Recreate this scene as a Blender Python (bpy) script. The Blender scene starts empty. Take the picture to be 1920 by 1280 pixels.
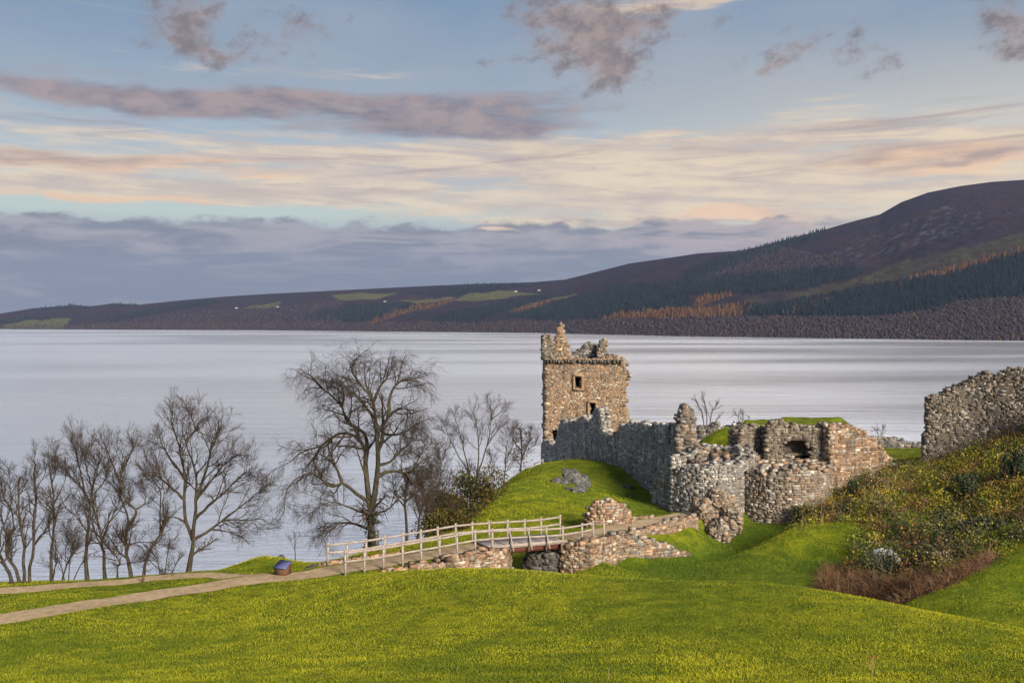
import bpy, math, random
import numpy as np

# ------------------------------------------------------------------ camera, sky, sun, exposure
F, HZ, CH = 1866.667, 600.0, 36.0            # focal length in photo pixels, horizon row, camera height above the loch
sc = bpy.context.scene
col = sc.collection
cam = bpy.data.objects.new("camera", bpy.data.cameras.new("camera"))
col.objects.link(cam)
cam.location = (0, 0, CH)
cam.rotation_euler = (math.radians(90), 0, 0)
cam.data.lens = 35.0
cam.data.sensor_width = 36.0
cam.data.shift_y = -(640 - HZ) / 1920
cam.data.clip_start = 0.5
cam.data.clip_end = 30000
sc.camera = cam

sc.view_settings.view_transform = 'Standard'
sc.view_settings.look = 'None'
sc.view_settings.gamma = 1
sc.view_settings.exposure = 1.0
sc.cycles.use_denoising = True
sc.cycles.max_bounces = 6
sc.cycles.diffuse_bounces = 3
sc.cycles.volume_bounces = 0
sc.cycles.transparent_max_bounces = 8

SUN_EL, SUN_AZ = 24.0, 145.0                # azimuth from +Y (view direction), clockwise
sun = bpy.data.objects.new("sun", bpy.data.lights.new("sun", 'SUN'))
col.objects.link(sun)
sun.data.energy = 4.5
sun.data.angle = math.radians(22)
sun.data.color = (1.0, 0.85, 0.64)
_a, _e = math.radians(SUN_AZ), math.radians(SUN_EL)
from mathutils import Vector
sun_dir = Vector((math.sin(_a) * math.cos(_e), math.cos(_a) * math.cos(_e), math.sin(_e)))
sun.rotation_euler = sun_dir.to_track_quat('Z', 'Y').to_euler()


# ---- a tiny expression language for node trees
class E:
    def __init__(s, nt, v):
        s.nt, s.v = nt, v

    def _m(s, op, *a):
        n = s.nt.nodes.new('ShaderNodeMath')
        n.operation = op
        for i, q in enumerate((s,) + a):
            put(s.nt, q, n.inputs[i])
        return E(s.nt, n.outputs[0])

    def __add__(s, o): return s._m('ADD', o)
    def __radd__(s, o): return s._m('ADD', o)
    def __sub__(s, o): return s._m('SUBTRACT', o)
    def __rsub__(s, o): return E(s.nt, float(o))._m('SUBTRACT', s)
    def __mul__(s, o): return s._m('MULTIPLY', o)
    def __rmul__(s, o): return s._m('MULTIPLY', o)
    def __truediv__(s, o): return s._m('DIVIDE', o)
    def __neg__(s): return s._m('MULTIPLY', -1.0)
    def max(s, o): return s._m('MAXIMUM', o)
    def min(s, o): return s._m('MINIMUM', o)
    def pow(s, o): return s._m('POWER', o)
    def exp(s): return s._m('EXPONENT')


def put(nt, q, sock):
    if isinstance(q, E):
        if isinstance(q.v, (int, float)):
            sock.default_value = q.v
        else:
            nt.links.new(q.v, sock)
    elif isinstance(q, (tuple, list)):
        sock.default_value = tuple(q) + (1.0,) if len(q) == 3 and sock.type == 'RGBA' else tuple(q)
    else:
        sock.default_value = q


def step(nt, x, a, b, lo=0.0, hi=1.0):
    n = nt.nodes.new('ShaderNodeMapRange')
    n.interpolation_type = 'SMOOTHSTEP'
    n.clamp = True
    for k, q in zip(('Value', 'From Min', 'From Max', 'To Min', 'To Max'), (x, a, b, lo, hi)):
        put(nt, q, n.inputs[k])
    return E(nt, n.outputs[0])


def mixc(nt, f, a, b, mode='MIX'):
    n = nt.nodes.new('ShaderNodeMix')
    n.data_type = 'RGBA'
    n.blend_type = mode
    put(nt, f, n.inputs[0])
    put(nt, a, n.inputs[6])
    put(nt, b, n.inputs[7])
    return E(nt, n.outputs[2])


def vec(nt, x, y, z):
    n = nt.nodes.new('ShaderNodeCombineXYZ')
    for i, q in enumerate((x, y, z)):
        put(nt, q, n.inputs[i])
    return E(nt, n.outputs[0])


def xyz(nt, v):
    n = nt.nodes.new('ShaderNodeSeparateXYZ')
    put(nt, v, n.inputs[0])
    return [E(nt, o) for o in n.outputs]


def noise(nt, v, scale=1.0, detail=4.0, rough=0.55, dist=0.0, color=False):
    n = nt.nodes.new('ShaderNodeTexNoise')
    put(nt, v, n.inputs['Vector'])
    n.inputs['Scale'].default_value = scale
    n.inputs['Detail'].default_value = detail
    n.inputs['Roughness'].default_value = rough
    n.inputs['Distortion'].default_value = dist
    return E(nt, n.outputs['Color' if color else 'Fac'])


def vscale(nt, v, s):
    n = nt.nodes.new('ShaderNodeVectorMath')
    n.operation = 'MULTIPLY'
    put(nt, v, n.inputs[0])
    n.inputs[1].default_value = s
    return E(nt, n.outputs[0])


def ramp(nt, f, stops, interp='LINEAR'):
    n = nt.nodes.new('ShaderNodeValToRGB')
    cr = n.color_ramp
    cr.interpolation = interp
    while len(cr.elements) > 1:
        cr.elements.remove(cr.elements[-1])
    cr.elements[0].position = stops[0][0]
    cr.elements[0].color = tuple(stops[0][1]) + (1,)
    for p, c in stops[1:]:
        e = cr.elements.new(p)
        e.color = tuple(c) + (1,)
    put(nt, f, n.inputs[0])
    return E(nt, n.outputs[0])


def lin(r, g, b, k=1.0):
    f = lambda c: (c / 255 / 12.92 if c / 255 <= 0.04045 else ((c / 255 + 0.055) / 1.055) ** 2.4) * k
    return (f(r), f(g), f(b))


# ---- sky: Nishita daylight carrying layers of evening cloud
world = bpy.data.worlds.new("World")
sc.world = world
world.use_nodes = True
nt = world.node_tree
nt.nodes.clear()
w_out = nt.nodes.new('ShaderNodeOutputWorld')
bg = nt.nodes.new('ShaderNodeBackground')
nt.links.new(bg.outputs[0], w_out.inputs[0])
BGS = 0.1
bg.inputs['Strength'].default_value = BGS
nish = nt.nodes.new('ShaderNodeTexSky')
nish.sky_type = 'NISHITA'
nish.sun_disc = False
nish.sun_elevation = math.radians(SUN_EL)
nish.sun_rotation = math.radians(SUN_AZ)
SK = 0.5 / BGS                                # display value -> world colour (exposure +1, strength 0.1)
tc = nt.nodes.new('ShaderNodeTexCoord')
gx, gy, gz = xyz(nt, E(nt, tc.outputs['Generated']))
az = gx._m('ARCTAN2', gy)
el = gz._m('ARCSINE').max(0.0)
sky = ramp(nt, el / 0.6, [
    (0.0, lin(118, 132, 154, SK)), (0.06, lin(122, 138, 160, SK)), (0.125, lin(146, 158, 172, SK)),
    (0.17, lin(188, 202, 194, SK)), (0.22, lin(192, 204, 202, SK)), (0.29, lin(166, 184, 196, SK)),
    (0.37, lin(148, 166, 182, SK)), (0.46, lin(130, 152, 176, SK)), (0.54, lin(116, 144, 174, SK)),
    (0.66, lin(205, 212, 228, SK)), (0.86, lin(205, 210, 225, SK)), (1.0, lin(120, 130, 152, SK))])
sky = mixc(nt, 0.05, sky, E(nt, nish.outputs[0]))
veil = noise(nt, vec(nt, az * 2.0, el * 5.0, 6.6), 1.4, 4.0, 0.55)
sky = mixc(nt, step(nt, veil, 0.35, 0.65) * step(nt, el, 0.15, 0.22) * 0.45, sky, lin(172, 178, 186, SK))
# eastern side is warmer and paler
warm = step(nt, az, -0.1, 0.5)
lowband = step(nt, el, 0.30, 0.12) * step(nt, el, 0.03, 0.09)
sky = mixc(nt, warm * lowband * 0.65, sky, lin(240, 222, 192, SK))

wc = vec(nt, az * 1.0, el * 2.6, 0.0)
wn = noise(nt, wc, 6.0, 5.0, 0.55, color=True)
wx, wy, _ = xyz(nt, wn)
az1 = az + (wx - 0.5) * 0.16
el1 = el + (wy - 0.5) * 0.055


def blob(a0, e0, sa, se, amp=1.0, A=None, L=None):
    A = A or az1
    L = L or el1
    p = (A - a0) / sa
    q = (L - e0) / se
    return (-(p * p) - (q * q)).exp() * amp


def at(px, py):
    u = (px - 960) / F
    a = math.atan(u)
    return a, math.atan((HZ - py) / F * math.cos(a))


def sumb(lst):
    s = None
    for px, py, spx, spy, amp in lst:
        a0, e0 = at(px, py)
        b = blob(a0, e0, spx / F, spy / F, amp)
        s = b if s is None else s + b
    return s


streak = noise(nt, vec(nt, az * 2.2 + el * 1.2, el * 26.0 - az * 1.4, 3.1), 1.6, 7.0, 0.6, 0.35)
streak2 = noise(nt, vec(nt, az * 5.0, el * 60.0 + az * 3.0, 7.7), 1.5, 6.0, 0.6, 0.5)
fluff = noise(nt, vec(nt, az * 8.0, el * 20.0, 1.3), 2.4, 11.0, 0.68, 0.1)
# thin cream altostratus between the blue bands
cream = sumb([(300, 320, 520, 55, 0.75), (150, 355, 330, 22, 0.85), (700, 350, 560, 60, 0.62), (900, 300, 520, 46, 0.75),
              (1150, 315, 420, 50, 0.85), (200, 225, 420, 40, 0.45), (1250, 245, 420, 28, 0.6), (1650, 300, 380, 40, 0.75),
              (1750, 250, 480, 40, 0.55), (420, 120, 520, 12, 0.45), (1420, 395, 360, 36, 0.95), (1050, 415, 180, 14, 0.75),
              (1350, 65, 450, 14, 0.3), (1180, 2, 260, 14, 0.9), (1800, 340, 380, 30, 0.6)])
cm = step(nt, cream + (streak - 0.5) * 2.6 + (streak2 - 0.5) * 1.2, 0.34, 1.15)
creamcol = mixc(nt, step(nt, streak2 + (fluff - 0.5) * 0.5, 0.35, 0.65), lin(206, 186, 172, SK), lin(242, 218, 184, SK))
sky = mixc(nt, cm * 0.78, sky, creamcol)
# peach tinge
pk = sumb([(200, 375, 240, 14, 1.0), (430, 315, 170, 16, 0.9), (40, 285, 220, 26, 0.9), (1340, 392, 90, 16, 1.1), (1700, 292, 220, 18, 0.9), (1800, 320, 170, 12, 0.9), (1380, 405, 260, 14, 0.5)])
sky = mixc(nt, step(nt, pk + (streak - 0.5) * 1.2, 0.35, 0.95) * 0.65, sky, lin(246, 204, 164, SK))
# mauve-grey stratocumulus bands
grey = sumb([(60, 170, 260, 20, 0.95), (260, 168, 240, 20, 1.15), (480, 182, 230, 22, 1.15), (720, 200, 220, 28, 1.0), (900, 218, 200, 40, 1.1), (1000, 240, 130, 24, 0.7),
             (60, 278, 260, 18, 0.6), (250, 300, 300, 12, 0.45), (1250, 270, 220, 12, 0.55), (1600, 287, 170, 16, 0.7), (1780, 310, 190, 10, 0.7),
             (640, 235, 200, 14, 0.5), (460, 404, 90, 5, 0.6), (700, 360, 320, 8, 0.5)])
gm = step(nt, grey + (fluff - 0.5) * 1.7 + (streak - 0.5) * 2.2 + (streak2 - 0.5) * 0.8, 0.25, 1.4)
greycol = mixc(nt, step(nt, fluff + (el1 - 0.2) * 1.2, 0.34, 0.66), lin(118, 112, 126, SK), lin(172, 152, 148, SK))
sky = mixc(nt, gm * 0.85, sky, greycol)
# thin grey-brown streaks drawn out through the cream, with pale blue gaps
streak3 = noise(nt, vec(nt, az * 2.6 + el * 2.0, el * 44.0 - az * 2.6, 12.3), 1.3, 6.0, 0.62, 0.5)
mid_b = step(nt, el, 0.112, 0.135) * step(nt, el, 0.215, 0.185)
sky = mixc(nt, step(nt, streak3, 0.53, 0.68) * mid_b * 0.6, sky, lin(166, 152, 150, SK))
sky = mixc(nt, step(nt, streak3, 0.45, 0.34) * mid_b * 0.6, sky, lin(176, 192, 200, SK))
# ragged dark scud high up
scud = sumb([(345, 30, 70, 56, 1.25), (440, 95, 110, 24, 1.1), (540, 45, 70, 34, 0.95), (1080, 45, 130, 70, 1.45), (1115, 140, 70, 50, 1.25), (1220, 40, 130, 36, 0.9),
             (1510, 88, 62, 36, 1.1), (1455, 122, 34, 16, 0.95), (1620, 90, 40, 46, 0.75), (1880, 45, 76, 56, 1.3), (930, 135, 60, 8, 0.7), (1000, 100, 50, 20, 0.5), (720, 30, 80, 6, 0.5)])
rag = noise(nt, vec(nt, az * 15.0 + el * 6.0, el * 22.0 - az * 7.0, 5.5), 2.4, 12.0, 0.7, 0.15)
sm = step(nt, scud + (rag - 0.5) * 3.4, 0.35, 1.5)
sky = mixc(nt, sm * 0.85, sky, mixc(nt, step(nt, rag, 0.66, 0.36), lin(122, 112, 114, SK), lin(170, 148, 138, SK)))
# cloud bank standing low over the loch with a cumulus edge
bump = noise(nt, vec(nt, az * 13.0, el * 30.0, 9.2), 1.7, 6.0, 0.55)
e0 = (az * 0.0) + 0.096
bank_top = e0 + (bump - 0.5) * 0.05
bank = step(nt, el - bank_top, 0.004, -0.004)
bank = bank * step(nt, az, 0.40, 0.25)
bfade = step(nt, el, 0.045, 0.092)
btex = noise(nt, vec(nt, az * 6.0, el * 40.0, 2.2), 2.0, 7.0, 0.62, 0.6)
bcol = mixc(nt, step(nt, btex, 0.36, 0.66), lin(116, 122, 136, SK), lin(166, 162, 166, SK))
bcol = mixc(nt, warm * step(nt, btex, 0.42, 0.6) * 0.7, bcol, lin(206, 180, 172, SK))
bcol = mixc(nt, step(nt, el, 0.078, 0.048), bcol, mixc(nt, step(nt, btex, 0.46, 0.7) * 0.6, lin(118, 128, 140, SK), lin(160, 158, 162, SK)))
sky = mixc(nt, bank * 0.85, sky, bcol)
cum = sumb([(1340, 396, 34, 22, 1.0), (1395, 400, 26, 18, 0.9), (1280, 408, 60, 12, 0.7), (930, 425, 70, 10, 0.6)])
cumm = step(nt, cum + (bump - 0.5) * 1.6, 0.42, 0.7)
sky = mixc(nt, cumm * 0.85, sky, lin(244, 210, 178, SK))
# unseen bright cloud added above the frame to whiten the water's reflection
hi = ((az - 0.28) / 0.30)
hi = (-(hi * hi)).exp() * step(nt, el, 0.318, 0.38) * step(nt, el, 0.9, 0.6)
sky = mixc(nt, hi * 0.85, sky, lin(255, 248, 244, SK * 3.0))
nt.links.new(sky.v, bg.inputs['Color'])

# ------------------------------------------------------------------ helpers
rng = np.random.default_rng(7)


def P3(px, py, Y):
    return np.array([(px - 960) / F * Y, Y, CH - (py - HZ) / F * Y])


def XZ(px, Y): return (px - 960) / F * Y


def ZZ(py, Y): return CH - (py - HZ) / F * Y


def _hash(ix, iy, iz, seed):
    n = (ix * 374761393 + iy * 668265263 + iz * 2147483647 + seed * 1274126177) & 0xFFFFFFFF
    n = ((n ^ (n >> 13)) * 1274126177) & 0xFFFFFFFF
    return ((n ^ (n >> 16)) & 0xFFFF) / 65535.0


def vnoise(p, seed=0):
    p = np.asarray(p, float)
    i = np.floor(p).astype(np.int64)
    f = p - i
    f = f * f * (3 - 2 * f)
    r = 0
    for dx in (0, 1):
        wx_ = f[..., 0] if dx else 1 - f[..., 0]
        for dy in (0, 1):
            wy_ = f[..., 1] if dy else 1 - f[..., 1]
            for dz in (0, 1):
                wz_ = f[..., 2] if dz else 1 - f[..., 2]
                r = r + wx_ * wy_ * wz_ * _hash(i[..., 0] + dx, i[..., 1] + dy, i[..., 2] + dz, seed)
    return r


def fbm(p, oct=4, seed=0, gain=0.5):
    p = np.asarray(p, float)
    if p.shape[-1] == 2:
        p = np.concatenate([p, np.zeros(p.shape[:-1] + (1,))], -1)
    r, a, t = 0, 1.0, 0
    for k in range(oct):
        r = r + a * vnoise(p * 2 ** k, seed + k)
        t += a
        a *= gain
    return r / t * 2 - 1


def inpoly(px, py, poly):
    px = np.asarray(px, float)
    py = np.asarray(py, float)
    r = np.zeros(px.shape, bool)
    n = len(poly)
    for i in range(n):
        x1, y1 = poly[i]
        x2, y2 = poly[(i + 1) % n]
        c = (y1 > py) != (y2 > py)
        xx = (x2 - x1) * (py - y1) / (y2 - y1 + 1e-12) + x1
        r ^= c & (px < xx)
    return r


def mesh(name, V, Fc, mat=None, parent=None, colors=None, smooth=False):
    """V (n,3); Fc an (m,3)/(m,4) array or a list of such arrays."""
    me = bpy.data.meshes.new(name)
    V = np.asarray(V, np.float32)
    if not isinstance(Fc, list):
        Fc = [Fc]
    Fc = [np.asarray(f, np.int32) for f in Fc if len(f)]
    nl = sum(f.size for f in Fc)
    npl = sum(len(f) for f in Fc)
    me.vertices.add(len(V))
    me.vertices.foreach_set('co', V.ravel())
    me.loops.add(nl)
    me.loops.foreach_set('vertex_index', np.concatenate([f.ravel() for f in Fc]))
    me.polygons.add(npl)
    tot = np.concatenate([np.full(len(f), f.shape[1], np.int32) for f in Fc])
    me.polygons.foreach_set('loop_start', np.concatenate([[0], np.cumsum(tot)[:-1]]).astype(np.int32))
    if smooth:
        me.polygons.foreach_set('use_smooth', np.ones(npl, bool))
    me.update(calc_edges=True)
    if colors is not None:
        ca = me.color_attributes.new('col', 'FLOAT_COLOR', 'POINT')
        c4 = np.ones((len(V), 4), np.float32)
        c4[:, :3] = colors
        ca.data.foreach_set('color', c4.ravel())
    o = bpy.data.objects.new(name, me)
    col.objects.link(o)
    if mat:
        me.materials.append(mat)
    if parent is not None:
        o.parent = parent
        o.matrix_parent_inverse = parent_inv(parent)
    return o


def parent_inv(p):
    from mathutils import Matrix
    m = Matrix.Translation(p.location)
    q = p.parent
    while q is not None:
        q = q.parent
    return m.inverted() if p.type == 'EMPTY' else Matrix.Identity(4)


def tag(o, label=None, cat=None, group=None, kind=None):
    if label: o['label'] = label
    if cat: o['category'] = cat
    if group: o['group'] = group
    if kind: o['kind'] = kind
    return o


def thing(name, loc, label, cat, group=None):
    o = bpy.data.objects.new(name, None)
    o.empty_display_size = 0.3
    o.location = tuple(float(q) for q in loc)
    col.objects.link(o)
    return tag(o, label, cat, group)


def mat(name, build):
    m = bpy.data.materials.new(name)
    m.use_nodes = True
    t = m.node_tree
    t.nodes.clear()
    out = t.nodes.new('ShaderNodeOutputMaterial')
    b = t.nodes.new('ShaderNodeBsdfPrincipled')
    t.links.new(b.outputs[0], out.inputs[0])
    b.inputs['Specular IOR Level'].default_value = 0.2
    build(t, b)
    return m


def attr(t, name='col'):
    n = t.nodes.new('ShaderNodeAttribute')
    n.attribute_name = name
    return E(t, n.outputs['Color'])


def pos(t):
    n = t.nodes.new('ShaderNodeNewGeometry')
    return E(t, n.outputs['Position'])


def bumpn(t, b, h, strength=0.5, dist=0.05):
    n = t.nodes.new('ShaderNodeBump')
    n.inputs['Strength'].default_value = strength
    n.inputs['Distance'].default_value = dist
    put(t, h, n.inputs['Height'])
    t.links.new(n.outputs[0], b.inputs['Normal'])


def m_stone(t, b):
    p = pos(t)
    c = attr(t)
    n1 = noise(t, p, 9.0, 5.0, 0.65)
    n2 = noise(t, p, 1.1, 4.0, 0.6)
    c = mixc(t, 1.0, c, mixc(t, step(t, n1, 0.3, 0.72), (0.55, 0.55, 0.58), (1.25, 1.22, 1.15)), 'MULTIPLY')
    # grey lichen and dark weather stains in patches
    c = mixc(t, step(t, n2, 0.5, 0.7) * 0.45, c, (0.12, 0.122, 0.118))
    n3 = noise(t, vscale(t, p, (1.6, 1.6, 0.28)), 1.0, 4.0, 0.6)
    c = mixc(t, step(t, n3, 0.50, 0.68) * 0.65, c, (0.06, 0.055, 0.05))
    put(t, c, b.inputs['Base Color'])
    b.inputs['Roughness'].default_value = 0.9
    bumpn(t, b, n1, 0.7, 0.06)


M_STONE = mat('stone', m_stone)


def m_mortar(t, b):
    p = pos(t)
    c = mixc(t, step(t, noise(t, p, 5.0, 5.0), 0.35, 0.65), (0.05, 0.045, 0.04), (0.13, 0.11, 0.09))
    put(t, c, b.inputs['Base Color'])
    b.inputs['Roughness'].default_value = 0.95
    bumpn(t, b, noise(t, p, 14.0, 4.0), 0.8, 0.08)


M_MORTAR = mat('mortar', m_mortar)


def m_rock(t, b):
    p = pos(t)
    n = noise(t, p, 2.6, 7.0, 0.7, 0.6)
    c = ramp(t, n, [(0.30, (0.02, 0.02, 0.02)), (0.45, (0.09, 0.09, 0.092)), (0.58, (0.17, 0.175, 0.18)), (0.72, (0.30, 0.30, 0.29))])
    put(t, c, b.inputs['Base Color'])
    b.inputs['Roughness'].default_value = 0.95
    bumpn(t, b, n, 1.0, 0.5)


M_ROCK = mat('crag', m_rock)


def m_grass(t, b):
    p = pos(t)
    big = noise(t, p, 0.12, 4.0, 0.6)
    mid = noise(t, p, 0.9, 5.0, 0.65)
    px_, py_, pz_ = xyz(t, p)
    fine = noise(t, vec(t, px_ * 3.2, py_ * 6.0, pz_ * 6.0), 2.0, 5.0, 0.7)
    c = mixc(t, step(t, big * 0.6 + mid * 0.4, 0.34, 0.66), (0.100, 0.150, 0.010), (0.225, 0.240, 0.014))
    damp_shade = step(t, pz_ + (mid - 0.5) * 1.6, 22.5, 21.2) * step(t, px_, 3.0, 9.0) * step(t, py_, 46.0, 52.0) * step(t, py_, 82.0, 74.0)  # moat hollow: damp greener grass plus its shade, painted into the colour
    c = mixc(t, damp_shade * 0.75, c, (0.055, 0.105, 0.012))
    sw = noise(t, vec(t, px_ * 1.1, py_ * 1.6, pz_ * 2), 1.0, 5.0, 0.7)
    c = mixc(t, step(t, sw, 0.55, 0.40) * 0.6, c, (0.055, 0.095, 0.008))
    c = mixc(t, step(t, fine * 0.55 + mid * 0.45, 0.56, 0.42) * 0.7, c, (0.05, 0.085, 0.008))
    g = t.nodes.new('ShaderNodeNewGeometry')
    nx, ny, nz = xyz(t, E(t, g.outputs['Normal']))
    # bare soil and rock where the bank falls away, and near the waterline
    steep = step(t, nz + (mid - 0.5) * 0.25, 0.72, 0.58)
    low = step(t, pz_ + (big - 0.5) * 6, 14.0, 9.0)
    c = mixc(t, steep.max(low), c, mixc(t, step(t, mid, 0.4, 0.6), (0.05, 0.04, 0.025), (0.07, 0.075, 0.03)))
    put(t, c, b.inputs['Base Color'])
    b.inputs['Roughness'].default_value = 0.95
    b.inputs['Specular IOR Level'].default_value = 0.05
    bumpn(t, b, fine * 0.5 + mid, 0.8, 0.35)


M_GRASS = mat('grass_turf', m_grass)


def m_leaf(t, b):
    put(t, attr(t), b.inputs['Base Color'])
    b.inputs['Roughness'].default_value = 0.7
    b.inputs['Specular IOR Level'].default_value = 0.15


M_LEAF = mat('leaves', m_leaf)


def m_bark(t, b):
    p = pos(t)
    n = noise(t, vscale(t, p, (6, 6, 1.5)), 2.0, 5.0, 0.65)
    c = mixc(t, step(t, n, 0.35, 0.65), (0.018, 0.015, 0.012), (0.062, 0.052, 0.041))
    c = mixc(t, step(t, noise(t, p, 0.9, 3.0), 0.52, 0.7) * 0.5, c, (0.05, 0.06, 0.02))
    put(t, c, b.inputs['Base Color'])
    b.inputs['Roughness'].default_value = 0.9
    bumpn(t, b, n, 0.6, 0.03)


M_BARK = mat('bark', m_bark)


def m_twig(t, b):
    put(t, (0.042, 0.031, 0.024), b.inputs['Base Color'])
    b.inputs['Roughness'].default_value = 0.85


M_TWIG = mat('twigs', m_twig)


def m_wood(t, b):
    p = pos(t)
    n = noise(t, vscale(t, p, (3, 3, 18)), 2.0, 5.0, 0.6)
    c = mixc(t, step(t, n, 0.3, 0.7), (0.18, 0.155, 0.15), (0.38, 0.335, 0.325))
    put(t, c, b.inputs['Base Color'])
    b.inputs['Roughness'].default_value = 0.8
    bumpn(t, b, n, 0.4, 0.01)


M_WOOD = mat('weathered_wood', m_wood)


def m_path(t, b):
    p = pos(t)
    n = noise(t, p, 3.0, 6.0, 0.7)
    n2 = noise(t, p, 0.5, 3.0, 0.6)
    c = mixc(t, step(t, n * 0.6 + n2 * 0.4, 0.35, 0.65), (0.23, 0.175, 0.11), (0.40, 0.31, 0.205))
    put(t, c, b.inputs['Base Color'])
    b.inputs['Roughness'].default_value = 0.95
    bumpn(t, b, n, 0.6, 0.05)


M_PATH = mat('gravel', m_path)


def flat(name, c, r=0.8, nz=0.25, sc_=4.0):
    def f(t, b):
        n = noise(t, pos(t), sc_, 4.0, 0.6)
        put(t, mixc(t, n, tuple(q * (1 - nz) for q in c), tuple(q * (1 + nz) for q in c)), b.inputs['Base Color'])
        b.inputs['Roughness'].default_value = r
    return mat(name, f)


def boxes(C, T, N, U, D, jit=0.08, r=None, taper=0.97):
    """Rough stones: centres C, axes T N U, dims D (along T, N, U) -> verts, quads."""
    r = r or rng
    n = len(C)
    sg = np.array([[-1, -1, -1], [1, -1, -1], [1, 1, -1], [-1, 1, -1], [-1, -1, 1], [1, -1, 1], [1, 1, 1], [-1, 1, 1]], float) * 0.5
    L = sg[None] * np.ones((n, 1, 1))
    outer = L[:, :, 1] > 0
    L[:, :, 0] = np.where(outer, L[:, :, 0] * taper, L[:, :, 0])
    L[:, :, 2] = np.where(outer, L[:, :, 2] * taper, L[:, :, 2])
    L += (r.random(L.shape) - 0.5) * jit
    V = C[:, None] + (L[..., 0:1] * D[:, None, 0:1]) * T[:, None] + (L[..., 1:2] * D[:, None, 1:2]) * N[:, None] + (L[..., 2:3] * D[:, None, 2:3]) * U[:, None]
    q = np.array([[0, 1, 2, 3], [7, 6, 5, 4], [0, 4, 5, 1], [1, 5, 6, 2], [2, 6, 7, 3], [3, 7, 4, 0]])
    Q = (q[None] + 8 * np.arange(n)[:, None, None]).reshape(-1, 4)
    return V.reshape(-1, 3), Q


PAL_WARM = [(0.30, 0.20, 0.13), (0.36, 0.26, 0.19), (0.24, 0.15, 0.10), (0.42, 0.33, 0.26), (0.18, 0.13, 0.10), (0.38, 0.22, 0.13), (0.46, 0.42, 0.38)]
PAL_GREY = [(0.22, 0.215, 0.22), (0.28, 0.27, 0.27), (0.17, 0.165, 0.17), (0.33, 0.30, 0.28), (0.24, 0.20, 0.17), (0.36, 0.36, 0.38), (0.13, 0.125, 0.13)]
PAL_MIX = PAL_WARM[:4] + PAL_GREY
PAL_RUST = [(0.38, 0.22, 0.13), (0.43, 0.29, 0.18), (0.28, 0.16, 0.10), (0.48, 0.38, 0.29), (0.22, 0.14, 0.09), (0.40, 0.25, 0.14), (0.42, 0.39, 0.36)]
PAL_TAWNY = [(0.40, 0.27, 0.17), (0.32, 0.19, 0.11), (0.48, 0.38, 0.29), (0.22, 0.15, 0.10), (0.36, 0.28, 0.22), (0.34, 0.28, 0.24), (0.42, 0.24, 0.13)]


def curve_fn(pts):
    pts = np.asarray(pts, float)
    d = np.hypot(*np.diff(pts, axis=0).T)
    cum = np.concatenate([[0], np.cumsum(d)])
    S = cum[-1]

    def f(s):
        s = np.clip(np.asarray(s, float), 0, S)
        x = np.interp(s, cum, pts[:, 0])
        y = np.interp(s, cum, pts[:, 1])
        e = 0.25
        x2, x1 = np.interp(np.clip(s + e, 0, S), cum, pts[:, 0]), np.interp(np.clip(s - e, 0, S), cum, pts[:, 0])
        y2, y1 = np.interp(np.clip(s + e, 0, S), cum, pts[:, 1]), np.interp(np.clip(s - e, 0, S), cum, pts[:, 1])
        t = np.stack([x2 - x1, y2 - y1], -1)
        t /= np.linalg.norm(t, axis=-1, keepdims=True) + 1e-9
        return np.stack([x, y], -1), t
    return f, S


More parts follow.
